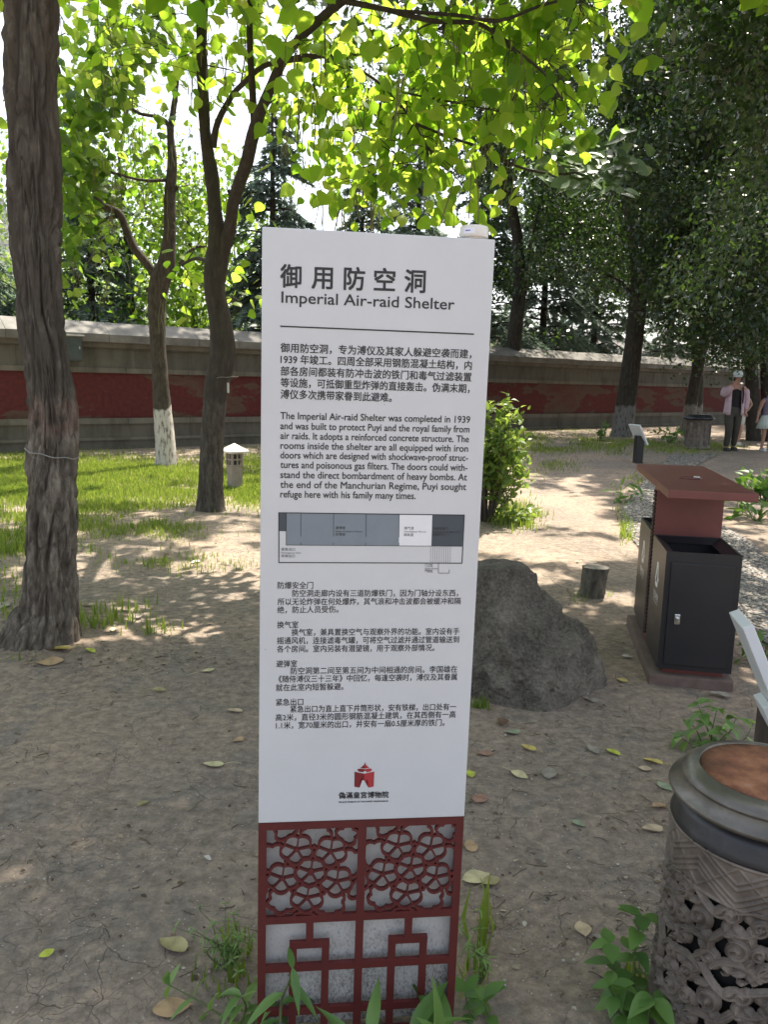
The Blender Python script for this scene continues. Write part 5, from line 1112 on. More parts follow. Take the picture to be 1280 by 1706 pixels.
# lofted cross-sections: right and left flanks of the boulder, height by height
RY = RC0[1]
def rxz(px, py): p = at(px, py, RY); return p[0] - RC0[0], p[2] - RC0[2]
RR = np.array([rxz(*p) for p in ((1034, 1152), (1034, 1118), (1028, 1098), (1006, 1074), (975, 1048), (945, 1022), (920, 1004), (909, 990), (903, 972), (892, 958), (878, 951))])[:, ::-1]
RL = np.array([rxz(*p) for p in ((738, 1152), (742, 1090), (752, 1010), (772, 965), (800, 953), (812, 951))])[:, ::-1]
ht = rxz(860, 949)[1]; m, n = 170, 320
zl = np.r_[np.linspace(-.06, ht * .97, m - 24), ht * .97 + (ht * .035) * np.sin(np.linspace(.07, math.pi / 2, 24))]
shr = np.r_[np.ones(m - 24), np.cos(np.linspace(.07, math.pi / 2 * .995, 24))]
xr = np.interp(zl, RR[:, 0], RR[:, 1]); xl = np.interp(zl, RL[:, 0], RL[:, 1]); q = np.clip(zl / ht, 0, 1)
th = np.linspace(0, 2 * math.pi, n, endpoint=False)
poly = np.array([(1, .05), (.62, -.5), (.1, -1), (-.35, -.86), (-1, -.25), (-.8, .6), (.0, 1), (.75, .6)]); pa = np.arctan2(poly[:, 1], poly[:, 0]) % (2 * math.pi)
o_ = np.argsort(pa); poly = poly[o_]; seg = np.vstack([poly, poly[:1]])
U_ = np.stack([np.interp(np.linspace(0, len(poly), n, endpoint=False), np.arange(len(poly) + 1), seg[:, k]) for k in (0, 1)], -1)
for _ in range(6): U_ = .5 * U_ + .25 * np.roll(U_, 1, 0) + .25 * np.roll(U_, -1, 0)
cxm, hw = (xr + xl) / 2, (xr - xl) / 2
dep = .40 - .24 * q ** .9
cy_ = .06 + .1 * q
V = np.stack([cxm[:, None] + U_[None, :, 0] * (hw * shr)[:, None], cy_[:, None] + U_[None, :, 1] * (dep * shr)[:, None], zl[:, None] + 0 * th[None]], -1)
C0 = np.stack([cxm, cy_, zl * 0 + .15 * ht], -1)[:, None]; D_ = nrm(V - C0)
# broken faces: planes that shear off the bulges
rq = np.random.default_rng(12); ctr_ = np.array([.0, .08, .2])
for _ in range(26):
    a_ = rq.random() * 6.283; nv3 = nrm(np.array([math.cos(a_), math.sin(a_) * .9 - .25, rq.random() * .55 - .1])); dd = (V - ctr_) @ nv3; lim = dd[m // 6:].max() * (.87 + .1 * rq.random())
    V = V - nv3 * (np.clip(dd - lim, 0, None) * .85)[..., None]
nn = fbm(V * 3.3 + 5, 4, 41) - .5; n3 = fbm(V * 14, 4, 43) - .5; n4 = np.abs(fbm(V * 6.5 + 2, 4, 44) - .5); n5 = fbm(V * 55, 3, 45) - .5
V = V + D_ * (.13 * nn + .05 * n3 - .13 * n4 + .012 * n5 + .018)[..., None] * (.35 + .65 * sstep(-.02, .1, zl))[:, None, None] * (1 - .55 * sstep(.8, 1, q))[:, None, None]
ii = np.arange(m * n).reshape(m, n); jj = np.roll(ii, -1, 1); rockF = np.stack([ii[:-1], jj[:-1], jj[1:], ii[1:]], -1).reshape(-1, 4); rockV = V.reshape(-1, 3)
m_, ns, ls, b = newmat('boulder_stone'); co = coords(ns, ls); n1 = node(ns, 'TexNoise', Scale=5, Detail=8, Roughness=.65); ls.new(co, n1.inputs['Vector']); n2 = node(ns, 'TexNoise', Scale=70, Detail=6, Roughness=.75); ls.new(co, n2.inputs['Vector'])
r = ramp(ns, [(.36, (.07, .06, .05)), (.45, (.155, .136, .11)), (.54, (.26, .23, .185)), (.64, (.38, .335, .265))]); mxx = node(ns, 'MixRGB'); mxx.inputs[0].default_value = .5; ls.new(n1.outputs[0], mxx.inputs[1]); ls.new(n2.outputs[0], mxx.inputs[2]); ls.new(mxx.outputs[0], r.inputs[0]); ls.new(r.outputs[0], b.inputs['Base Color']); b.inputs['Roughness'].default_value = .9; b.inputs['Specular IOR Level'].default_value = .25
bp = node(ns, 'Bump', Strength=1, Distance=.03); ls.new(n2.outputs[0], bp.inputs['Height']); ls.new(bp.outputs[0], b.inputs['Normal'])
rawmesh('stone', rockV, rockF, m_, rk, smooth=True)
# ------------------------------------------------------------------ grass and ground cover
M_GRASS = leaf_mat('grass_blade', [(0, (.07, .12, .02)), (.5, (.13, .2, .032)), (.85, (.19, .25, .045)), (1, (.28, .26, .1))], [(0, (.22, .34, .035)), (.85, (.42, .54, .06)), (1, (.4, .38, .14))], .4)
def on_ground(cx, cy, rx, ry, n, thin=None, seed=0):
    a = rng.random(n) * 6.283; q = np.sqrt(rng.random(n)) if thin is None else np.minimum(np.abs(rng.normal(size=n)) * .35 + .5 * np.sqrt(rng.random(n)), 1.35); px, py = cx + rx * q * np.cos(a), cy + ry * q * np.sin(a)
    d = CF[None] + CR[None] * ((px - 640) / FPX)[:, None] - CU[None] * ((py - 853) / FPX)[:, None]
    ok = d[:, 2] < -.03; d = d[ok]; z = np.zeros(len(d))
    for _ in range(8): P = EYE + d * ((z - 1.4) / d[:, 2])[:, None]; z = gz(P[:, 0], P[:, 1])
    if thin is not None:
        nz = fbm(np.stack([P[:, 0] * 1.6, P[:, 1] * 1.6, 0 * P[:, 0]], -1), 3, 23 + seed); nz = nz + .35 * (fbm(P * [7, 7, 0], 2, 29 + seed) - .5); P = P[nz + .1 * rng.normal(size=len(P)) > thin]
    n_ = np.array([wd[1], -wd[0]]); side = (P[:, :2] - WO[:2]) @ n_; P = P[side > .14]
    return P
def grass(name, label, patches, kind='stuff'):
    Ps, Hs = [], []
    for cx, cy, rx, ry, n, th_, h in patches:
        P = on_ground(cx, cy, rx, ry, n, th_); Ps.append(P); Hs.append(np.full(len(P), h))
    P = np.vstack(Ps); H = np.concatenate(Hs); N = len(P); a = rng.random(N) * 6.283; ln_ = .25 + .5 * rng.random(N)
    tip = np.stack([np.cos(a) * ln_, np.sin(a) * ln_, np.ones(N)], -1)
    no = np.stack([-np.cos(a), -np.sin(a), ln_], -1)
    o = leaves(name, T_BLADE, P - [0, 0, .004], orient(tip, no), H * (.5 + .8 * rng.random(N)), M_GRASS, None, sx=1.3 + .9 * rng.random(N))
    return tag(o, label, 'grass', kind=kind)
grass('lawn_grass', 'bright short lawn in front of the long wall', [(130, 800, 330, 48, 64000, .31, .055), (60, 795, 200, 45, 24000, .28, .058), (410, 800, 80, 46, 15000, .28, .058), (160, 860, 230, 34, 14000, .46, .045), (250, 905, 190, 42, 4500, .54, .04), (20, 880, 70, 60, 4000, .5, .06), (330, 930, 150, 26, 900, .55, .04),
      (560, 770, 200, 40, 6000, .42, .07)])
grass('shade_grass', 'thin dark grass under the elms along the path', [(930, 735, 120, 24, 9000, .45, .06), (890, 765, 90, 26, 4000, .5, .05), (1055, 745, 60, 14, 2500, .45, .07), (1150, 745, 90, 14, 3500, .5, .06), (1035, 838, 15, 34, 320, .42, .045), (1060, 800, 18, 14, 200, .42, .045), (1045, 890, 14, 30, 420, .4, .06), (860, 860, 50, 26, 1200, .35, .07)])
grass('rough_tufts', 'sparse weedy tufts of grass on the bare dirt', [(225, 1000, 60, 26, 200, .5, .07), (170, 1035, 60, 24, 170, .5, .065), (260, 1050, 40, 16, 90, .48, .06), (30, 1085, 60, 22, 120, .48, .06), (20, 1000, 40, 50, 150, .48, .065), (280, 935, 80, 16, 200, .5, .06),
      (395, 1590, 34, 60, 46, .3, .05), (375, 1640, 50, 50, 40, .35, .04), (800, 1620, 24, 50, 6, .3, .07), (790, 1640, 40, 40, 14, .3, .07), (800, 1178, 14, 6, 40, 0, .05), (990, 985, 40, 14, 90, .4, .035), (800, 1560, 20, 30, 14, 0, .1), (1040, 1660, 40, 30, 60, .3, .06), (960, 998, 30, 8, 60, 0, .03)])
# fine litter: twigs, crumbs of leaf, pale specks
M_LIT = rough_mat('litter_brown', [(.3, (.05, .036, .024)), (.7, (.12, .085, .055))], 3, bump=0)
V, F, nv = [], [], 0
for cx, cy, rx, ry, n in ((220, 1350, 240, 330, 90), (950, 1400, 170, 260, 90), (220, 1060, 230, 70, 90), (900, 1080, 180, 120, 40), (300, 960, 200, 50, 50)):
    for P in on_ground(cx, cy, rx, ry, n):
        a = rng.random() * 6.28; L = .015 + .05 * rng.random() ** 2; d = np.array([math.cos(a), math.sin(a), .03 * rng.normal()]); m = P + d * L / 2 + np.array([rng.normal() * .006, rng.normal() * .006, .004])
        v, f = tube(spline([P + [0, 0, .002], m, P + d * L + [0, 0, .003]], 3), .0008 + .0009 * rng.random(), 4, False); V.append(v); F.append(np.array(f) + nv); nv += len(v)
tag(rawmesh('twig_litter', np.vstack(V), np.vstack(F), M_LIT), 'tiny twigs and stalks scattered on the dirt', 'litter', kind='stuff')
M_CRUMB = leaf_mat('leaf_crumb', [(0, (.06, .045, .03)), (.5, (.16, .11, .07)), (.8, (.32, .26, .18)), (1, (.5, .46, .38))], [(0, (.1, .07, .04)), (1, (.3, .25, .15))], .1, .8)
Ps = np.vstack([on_ground(*a) for a in ((220, 1350, 240, 330, 230), (950, 1400, 180, 280, 230), (200, 1070, 220, 60, 420), (900, 1080, 180, 120, 90), (240, 950, 260, 60, 420), (900, 880, 170, 110, 120), (1150, 760, 120, 30, 160))])
N = len(Ps); a = rng.random(N) * 6.28
leaves_o = leaves('leaf_crumbs', T_OVAL, Ps + [0, 0, .004], orient(np.stack([np.cos(a), np.sin(a), .1 * rng.normal(size=N)], -1), np.array([0, 0, 1.]) + rng.normal(size=(N, 3)) * .3), .004 + .018 * rng.random(N) ** 2.6, M_CRUMB)
tag(leaves_o, 'crumbs of dry leaf and pale specks over the dirt', 'litter', kind='stuff')
bm_ = bmesh.new(); bmesh.ops.create_icosphere(bm_, subdivisions=1, radius=1); pv = np.array([v.co[:] for v in bm_.verts]); pf = np.array([[v.index for v in f.verts] for f in bm_.faces]); bm_.free()
Ps = np.vstack([on_ground(*a) for a in ((220, 1400, 240, 320, 500), (950, 1420, 180, 290, 500), (900, 1000, 180, 160, 260))]); N = len(Ps)
V = (pv[None] * (.0012 + .004 * rng.random(N) ** 3)[:, None, None] * np.array([1, 1, .7]) + Ps[:, None]).reshape(-1, 3)
tag(rawmesh('grit', V, (pf[None] + (np.arange(N) * len(pv))[:, None, None]).reshape(-1, 3), m_path if False else bpy.data.materials['pebble_stone'], smooth=True, var=np.repeat(rng.random(N) ** .6, len(pv))), 'pale grit and small stones in the dirt', 'grit', kind='stuff')

# ------------------------------------------------------------------ fallen leaves, each a thing of its own
FL_COL = dict(yellow=(.5, .4, .12), pale=(.52, .47, .27), lime=(.42, .46, .06), tan=(.4, .27, .15), beige=(.46, .36, .24), grey=(.27, .24, .2), green=(.25, .29, .19), brown=(.14, .085, .055), rust=(.3, .17, .12), white=(.6, .57, .5), olive=(.33, .29, .14))
FL_M = {}
def fl_mat(c):
    if c not in FL_M:
        k = np.array(FL_COL[c]); FL_M[c] = rough_mat('fallen_leaf_' + c, [(.3, tuple(k * .6)), (.48, tuple(k * .95)), (.7, tuple(np.minimum(k * 1.2, .8)))], 28, 6, .7, .35, bdist=.002)
    return FL_M[c]
def fallen(px, py, size, c, label, curl=.25, stalk=.5, rot=None):
    g = G(px, py); dist = np.linalg.norm(g - EYE); L = size * dist / FPX * 1.12
    n, V, F = 9, [], []; m = 7
    a0 = rng.random() * 6.28 if rot is None else rot; cu = curl * (.6 + .8 * rng.random()); tw = rng.normal() * .25
    for i in range(n):
        t = i / (n - 1); w = .36 * math.sin(math.pi * min(1, (t * .96 + .03) ** .8)) ** .75
        for j in range(m):
            s = j / (m - 1) * 2 - 1
            V.append((s * w * (1 - cu * .35 * abs(s)) * (1 + .06 * math.sin(9 * t + s * 3)), t - .5, cu * (.9 * (s * w) ** 2 * 2.2 + .5 * (t - .5) ** 2) + .03 * math.sin(5 * t + 2 * s) + tw * s * w * (t - .5)))
    for i in range(n - 1):
        for j in range(m - 1): a = i * m + j; F.append((a, a + 1, a + m + 1, a + m))
    V = np.array(V) * L; V[:, 2] -= V[:, 2].min() - .002
    V, F = list(V), list(F)
    if stalk:
        p0 = np.array([0, -.5 * L, V[(m - 1) // 2][2]]); e = p0 + np.array([.15 * rng.normal(), -stalk, .12 * rng.random()]) * L
        v, f = tube(spline([p0, (p0 + e) / 2 + np.array([.08, 0, .05]) * L, e], 4), np.full(9, .012 * L), 5, False); o = len(V); V += list(v); F += [tuple(i + o for i in q) for q in f]
    o = rawmesh('fallen_leaf', np.array(V), F, fl_mat(c), smooth=True); o.location = tuple(g + [0, 0, .004]); o.rotation_euler = (rng.normal() * .06, rng.normal() * .06, a0)
    tag(o, label, 'fallen leaf', 'fallen leaves on the dirt')
for a in (
    (97, 1084, 36, 'yellow', 'large crumpled yellow leaf at the foot of the thick furrowed trunk', .6), (84, 1105, 34, 'tan', 'flat tan leaf just in front of the crumpled yellow one by the trunk', .1), (190, 1052, 18, 'pale', 'pale curled leaf among grass tufts right of the thick trunk', .5), (150, 1086, 18, 'lime', 'yellow green leaf at the edge of the bare dirt near the trunk', .4),
    (347, 1119, 18, 'pale', 'small pale yellow leaf with a long stalk, highest left of the sign', .25, 1.3), (265, 1153, 20, 'olive', 'small olive yellow leaf on bare dirt below the grass tufts', .6), (391, 1186, 21, 'beige', 'rounded beige leaf close to the left edge of the white panel', .3, 0), (355, 1276, 28, 'pale', 'pale greenish oval leaf with long stalk left of the lower panel', .12, .9), (345, 1434, 14, 'white', 'tiny whitish curled leaf on the cracked dirt left of the red lattice', .8, 0), (78, 1592, 18, 'lime', 'small bright yellow round leaf alone at the lower left', .15, 0), (288, 1580, 44, 'olive', 'blotched yellow leaf with a curled rim above the creeping weed', .5, 0), (287, 1684, 46, 'tan', 'large tan leaf lying under the creeping weed at lower left', .15, 0), (238, 1343, 20, 'olive', 'narrow dry folded leaf in the middle of the cracked dirt', .7), (396, 1236, 18, 'tan', 'small reddish tan leaf beside the left edge of the sign', .2, 0),
    (785, 1412, 26, 'tan', 'flat tan leaf beside the top of the red lattice', .15, 0), (795, 1466, 40, 'pale', 'big pale yellow leaf right of the rosette lattice', .45, .5), (818, 1473, 28, 'olive', 'olive leaf tucked behind the big pale yellow leaf', .4, .9), (972, 1552, 30, 'beige', 'flat beige leaf on dirt left of the leafy weed by the ornate bin', .1, .3), (1003, 1566, 22, 'grey', 'faded grey leaf next to the flat beige leaf', .2), (1087, 1384, 28, 'beige', 'pale beige leaf close to the collar of the ornate bin', .25, 0), (1100, 1347, 26, 'tan', 'brown curled leaf beside the rim of the ornate bin', .7), (1109, 1313, 26, 'green', 'grey green flat leaf touching the lid of the ornate bin in view', .08), (1088, 1272, 26, 'yellow', 'yellow white leaf just above the ornate bin, uppermost of a pair', .5), (1076, 1283, 18, 'beige', 'small beige leaf under the yellow white leaf near the ornate bin', .15), (1022, 1256, 20, 'lime', 'vivid yellow curled leaf between boulder and ornate bin', .7), (990, 1252, 24, 'grey', 'dull grey leaf just left of the vivid yellow curled leaf', .3),
    (916, 1291, 30, 'grey', 'pointed pale grey leaf in the middle of the dirt right of the sign', .2), (866, 1294, 26, 'pale', 'pale slender leaf left of the pointed grey leaf', .3), (881, 1248, 22, 'yellow', 'dry yellowish leaf with a thin stalk below the boulder', .3), (855, 1223, 24, 'green', 'grey green leaf in front of the boulder', .3), (838, 1206, 26, 'brown', 'dark brown curled leaf right against the boulder foot', .6), (800, 1333, 30, 'rust', 'reddish brown leaf close to the right edge of the white panel', .2, .3), (785, 1293, 20, 'lime', 'lime yellow leaf half hidden by the right edge of the sign', .4), (965, 1377, 20, 'green', 'small half curled grey green leaf in the centre of the cracked dirt', .8), (903, 1437, 16, 'grey', 'thin pinkish grey leaf standing on its edge below the slender leaves', .9, 0), (810, 1258, 22, 'rust', 'flat brownish leaf between the panel edge and the boulder foot', .15), (1038, 1136, 18, 'yellow', 'yellow leaf between the boulder and the recycling bin base', .3), (1046, 1096, 15, 'white', 'whitish triangular leaf beside the recycling bin base', .4, 0), (985, 1168, 22, 'grey', 'grey leaf at the right foot of the boulder', .2, 0), (977, 1158, 12, 'white', 'tiny whitish leaf lying against the boulder right foot', .5, 0), (1200, 1160, 26, 'grey', 'pale ragged leaf in front of the recycling bin base', .3, 0),
    (147, 1010, 18, 'beige', 'beige leaf in the grass tufts behind the thick trunk foot', .4), (230, 1030, 18, 'grey', 'greyish leaf at the right end of the grass tufts', .4), (277, 926, 14, 'rust', 'rust brown curled leaf on the sunny dirt before the lawn', .9, 0), (325, 938, 18, 'white', 'whitish leaf on the dappled dirt left of the sign', .2), (5, 1010, 26, 'grey', 'grey leaf left of the thick trunk foot', .2)): fallen(*a)

# ------------------------------------------------------------------ weeds and shrubs
M_WEED = leaf_mat('weed_leaf', [(0, (.07, .15, .04)), (.5, (.1, .2, .05)), (1, (.15, .27, .07))], [(0, (.14, .3, .03)), (1, (.28, .46, .06))], .35, .42)
M_WEEDL = leaf_mat('light_weed_leaf', [(0, (.13, .23, .07)), (.5, (.17, .29, .085)), (1, (.24, .36, .12))], [(0, (.22, .4, .06)), (1, (.4, .55, .12))], .35, .42)
M_BUSH = leaf_mat('shrub_leaf', [(0, (.07, .13, .025)), (.6, (.11, .19, .035)), (1, (.18, .26, .06))], [(0, (.22, .38, .03)), (1, (.5, .6, .1))], .4, .4)
M_STEM = rough_mat('green_stem', [(.3, (.07, .1, .03)), (.7, (.12, .14, .05))], 10, rough=.6, bump=0)
M_TWIG = rough_mat('brown_twig', [(.3, (.05, .04, .03)), (.7, (.09, .07, .05))], 10, rough=.8, bump=0)
def plant(name, label, cat, base, stems, T, size, mat, node_n=6, pair=True, droop=.2, stem_mat=None, group=None, up=1.0, lsx=1.0, top=True):
    """stems: list of point lists relative to base; leaves in pairs along each"""
    t = thing(name, label, cat, base, group=group); V, F, nv = [], [], 0; P, Tp, No, Sc = [], [], [], []
    for pts in stems:
        Q = spline(pts, 6); v, f = tube(Q, np.linspace(.0035, .0012, len(Q)) * (size / .07) ** .4, 5, False); V.append(v); F.append(np.array(f) + nv); nv += len(v)
        s = np.linspace(.22, 1, node_n); ph = rng.random() * 6.28
        for k, q in enumerate(s):
            i = min(len(Q) - 1, int(q * (len(Q) - 1))); p = Q[i]; d = nrm(Q[min(i + 1, len(Q) - 1)] - Q[max(i - 1, 0)])
            e1 = nrm(np.cross(d, [.3, .2, 1.])) ; e2 = np.cross(d, e1); ph += 1.57 if pair else 2.4
            for m in range((2 if pair else 1) + (1 if q == 1 and top else 0) * 2):
                a = ph + m * math.pi / (1 if m < 2 else 2); o = e1 * math.cos(a) + e2 * math.sin(a)
                P.append(p); Tp.append(nrm(o + d * .35 - np.array([0, 0, droop]))); No.append(np.array([0, 0, up]) + d * .6 + rng.normal(size=3) * .2); Sc.append(size * (1.05 - .45 * abs(q - .6)) * (.75 + .4 * rng.random()))
    rawmesh('stem', np.vstack(V), np.vstack(F), stem_mat or M_STEM, t, smooth=True)
    o = leaves('foliage', T, np.array(P), orient(np.array(Tp), np.array(No)), np.array(Sc), mat, t, sx=np.full(len(P), lsx)); return t
T_OVF = leaf_grid(lambda t: .3 * math.sin(math.pi * min(1, t ** .78)) + .004, 6, .22, .28); T_LNF = leaf_grid(lambda t: .115 * math.sin(math.pi * min(1, (t * .98 + .02) ** .75)) + .003, 7, .5, .35)
g = G(1062, 1700)
plant('leafy_weed', 'tall green weed with paired oval leaves growing against the ornate bin', 'weed', g, [[(0, 0, 0), (-.012, .01, .09), (-.005, .03, .18), (.005, .035, .235)], [(-.02, -.02, 0), (-.05, -.03, .06), (-.075, -.03, .115)], [(.02, -.03, 0), (.0, -.06, .06), (.005, -.07, .12)], [(.0, .02, 0), (-.04, .03, .08), (-.06, .04, .16)]], T_OVF, .068, M_WEED, 5)
g = G(1185, 1243)
plant('leafy_weed', 'light green weed with rounded leaves standing between recycling bin and ornate bin', 'weed', g, [[(0, 0, 0), (.0, .0, .07), (.015, .01, .15)], [(-.03, 0, 0), (-.06, .0, .06), (-.09, .01, .1)], [(.03, 0, 0), (.07, .0, .06), (.1, .02, .11)], [(0, -.03, 0), (.02, -.05, .06), (.05, -.06, .1)], [(.02, .03, 0), (-.02, .05, .1), (-.04, .06, .15)], [(.05, 0, 0), (.12, -.02, .04), (.16, 0, .1)], [(-.02, -.02, 0), (-.1, -.04, .03), (-.14, -.03, .05)]], T_OVF, .072, M_WEEDL, 3)
# long-leaved weed in front of the lattice foot
g = SO + SU * .06 - np.array([0, .09, 0]); g[2] = 0
plant('lance_leaf_weed', 'weed with long pointed blades leaning across the red lattice foot', 'weed', g, [[(0, 0, 0), (.03, -.02, .06), (.06, -.03, .13), (.085, -.04, .125)], [(-.02, 0, 0), (-.05, -.01, .05), (-.03, -.02, .10)], [(.04, .01, 0), (.09, 0, .05), (.12, -.01, .09)]], T_LNF, .135, M_WEED, 3, True, -.25, up=.5)
g = SO - SU * .13 - np.array([0, .05, 0]); g[2] = 0
plant('lance_leaf_weed', 'thin weed climbing through the left openings of the red lattice', 'weed', g, [[(-.03, 0, 0), (-.03, .03, .09), (-.025, .02, .14), (-.01, .0, .19), (0, -.01, .235)], [(0, -.02, 0), (-.03, -.03, .05), (-.04, -.03, .09)]], T_LNF, .085, M_WEED, 5, False, .5)
g = G(330, 1700); 
plant('creeping_weed', 'creeping weed with long leaves sprawling left of the lattice foot', 'weed', g + np.array([.06, -.02, 0]), [[(0.05, 0, 0), (-.01, .005, .03), (-.06, .02, .05), (-.13, .05, .06)], [(.03, -.01, 0), (.05, .0, .05), (.04, .0, .08)], [(.06, 0, 0), (.10, 0, .04), (.12, .0, .07)]], T_LNF, .07, M_WEEDL, 4, True, -.1, lsx=1.3)
g = G(818, 1700)
plant('dock_weed', 'small weed with one broad dark leaf right of the lattice foot', 'weed', g, [[(0, 0, 0), (-.01, .0, .03), (-.02, .0, .05)], [(-.03, 0, 0), (-.05, 0, .03), (-.06, 0, .07)]], T_OVF, .065, M_WEED, 2, True, .0, up=.6)
g = G(380, 1620)
plant('wispy_weed', 'wispy grey green weed with tiny leaves left of the lattice', 'weed', g, [[(0, 0, 0), (rng.normal() * .02, .01, .05), (rng.normal() * .05, .03 * rng.normal(), .07 + .08 * rng.random())] for _ in range(12)], T_LNF, .022, M_WEEDL, 8, True, 0)
g = G(800, 1640)
plant('wispy_weed', 'wispy weed with thin stems right of the lattice', 'weed', g, [[(0, 0, 0), (rng.normal() * .02, .01, .05), (rng.normal() * .05, .03 * rng.normal(), .08 + .1 * rng.random())] for _ in range(4)], T_LNF, .024, M_WEEDL, 7, True, 0)
def shrub(name, label, cat, base, h, w, n, T, size, mat, group=None, low=.1, lean=(0, 0)):
    t = thing(name, label, cat, base, group=group); V, F, nv = [], [], 0; P, D = [], []
    for _ in range(n):
        a = rng.random() * 6.283; q = math.sqrt(rng.random()); e = np.array([math.cos(a) * q * w + lean[0], math.sin(a) * q * w + lean[1], h * (.45 + .6 * rng.random()) * (1 - .3 * q * q)])
        p0 = np.array([math.cos(a), math.sin(a), 0]) * w * .15 * rng.random(); Q = spline([p0, (p0 * .6 + e * .5) * [1, 1, 1.15], e], 6)
        v, f = tube(Q, np.linspace(.006, .0015, len(Q)) * min(1.5, h / .6), 4, False); V.append(v); F.append(np.array(f) + nv); nv += len(v)
        for _k in range(int(16 * h / size / 10)):
            s = low + (1 - low) * rng.random() ** .7; i = min(len(Q) - 2, int(s * (len(Q) - 1))); P.append(Q[i] + (Q[i + 1] - Q[i]) * rng.random() + rng.normal(size=3) * size * .35); D.append(nrm(Q[i + 1] - Q[i]))
    P, D = np.array(P), np.array(D); N = len(P); tip = D * .5 + rdir(N) * .8
    rawmesh('stems', np.vstack(V), np.vstack(F), M_TWIG, t, smooth=True)
    leaves('foliage', T, P, orient(tip, np.array([0, 0, 1.]) + rng.normal(size=(N, 3)) * .5), size * (.6 + .7 * rng.random(N)), mat, t); return t
g = G(812, 868)
shrub('shrub', 'sunlit leafy shrub poking out from behind the right edge of the sign', 'shrub', g, 1.38, .46, 80, T_OV, .085, M_BUSH, low=.3)
M_REDL = leaf_mat('red_leaf', [(0, (.2, .03, .03)), (1, (.3, .05, .04))], [(0, (.4, .06, .04)), (1, (.5, .1, .06))], .3)
g = G(850, 872); shrub('low_plant', 'low bright green plant at the foot of the sunlit shrub', 'plant', g, .24, .3, 26, T_OV, .075, M_BUSH)
g = G(1272, 835); shrub('low_plant', 'leafy green plant beside the path at the right edge, upper one', 'plant', g, .42, .3, 22, T_OV, .13, M_WEED)
g = G(1262, 868); shrub('low_plant', 'leafy green plant beside the path right of the recycling bin roof', 'plant', g, .26, .32, 22, T_LANCE, .2, M_WEED)
g = G(1048, 838); shrub('low_plant', 'small grassy plant on the left verge of the pebble path', 'plant', g, .2, .22, 16, T_LANCE, .13, M_WEED)
g = G(1000, 735); shrub('low_plant', 'small seedling at the wall foot left of the leaning limed tree', 'plant', g, .4, .2, 8, T_OV, .12, M_WEED)
g = G(1118, 738); shrub('low_plant', 'low weed between the leaning limed tree and the far bin', 'plant', g, .4, .45, 14, T_OV, .12, M_WEED)
g = G(1275, 1110); shrub('low_plant', 'low dark plant behind the near reading sign', 'plant', g, .14, .14, 12, T_OV, .06, M_WEED)

# ------------------------------------------------------------------ far bin
g = G(1161, 748)
fb = thing('far_litter_bin', 'far dark round litter bin with a flared lid beside the walking people', 'litter bin', g)
dr = MB(); dr.lathe([(.27, 0), (.28, .04), (.25, .06), (.25, .6), (.27, .62)], 28); dr.build('drum', M_CAST, fb)
MB().lathe([(.26, .621), (.31, .63), (.32, .66), (.29, .69), (.24, .73), (.2, .74), (.0001, .735)], 32).build('lid', M_DKM, fb)
for k in range(10): a = k * 2 * math.pi / 10; MB().box((.254 * math.cos(a), .254 * math.sin(a), .33), (.02, .07, .46), Matrix.Rotation(a, 3, 'Z'), bevel=.005).build('relief_panel', M_CAST, fb)

# ------------------------------------------------------------------ people
def skin(name, J, E_, mat, parent, sub=2):
    """continuous surface grown round a jointed skeleton: J name -> (x, y, z, r)"""
    names = list(J); me = bpy.data.meshes.new(name); me.from_pydata([J[k][:3] for k in names], [(names.index(a), names.index(b_)) for a, b_ in E_], [])
    o = bpy.data.objects.new(name, me); COL.objects.link(o); o.modifiers.new('skin', 'SKIN')
    for i, k in enumerate(names):
        r = J[k][3]; rx, ry = r if isinstance(r, tuple) else (r, r); sv = me.skin_vertices[0].data[i]; sv.radius = (rx, ry); sv.use_root = (i == 0)
    o.modifiers['skin'].use_smooth_shade = True; s = o.modifiers.new('sub', 'SUBSURF'); s.levels = sub; s.render_levels = sub
    dg = bpy.context.evaluated_depsgraph_get(); nm = bpy.data.meshes.new_from_object(o.evaluated_get(dg)); bpy.data.objects.remove(o); bpy.data.meshes.remove(me)
    nm.name = name; nm.materials.clear(); nm.materials.append(mat); return link(bpy.data.objects.new(name, nm), parent)
def cloth(name, c, k=.12): 
    c = np.array(c); return rough_mat(name, [(.3, tuple(c * (1 - k * 2))), (.7, tuple(c * (1 + k)))], 12, 6, .85, .3, bscale=30, bdist=.02)
M_SKIN = rough_mat('skin', [(.3, (.36, .2, .14)), (.7, (.43, .25, .18))], 8, rough=.55, bump=0)
M_HAIR = rough_mat('dark_hair', [(.3, (.012, .01, .009)), (.7, (.025, .02, .018))], 40, rough=.5, bump=.3)
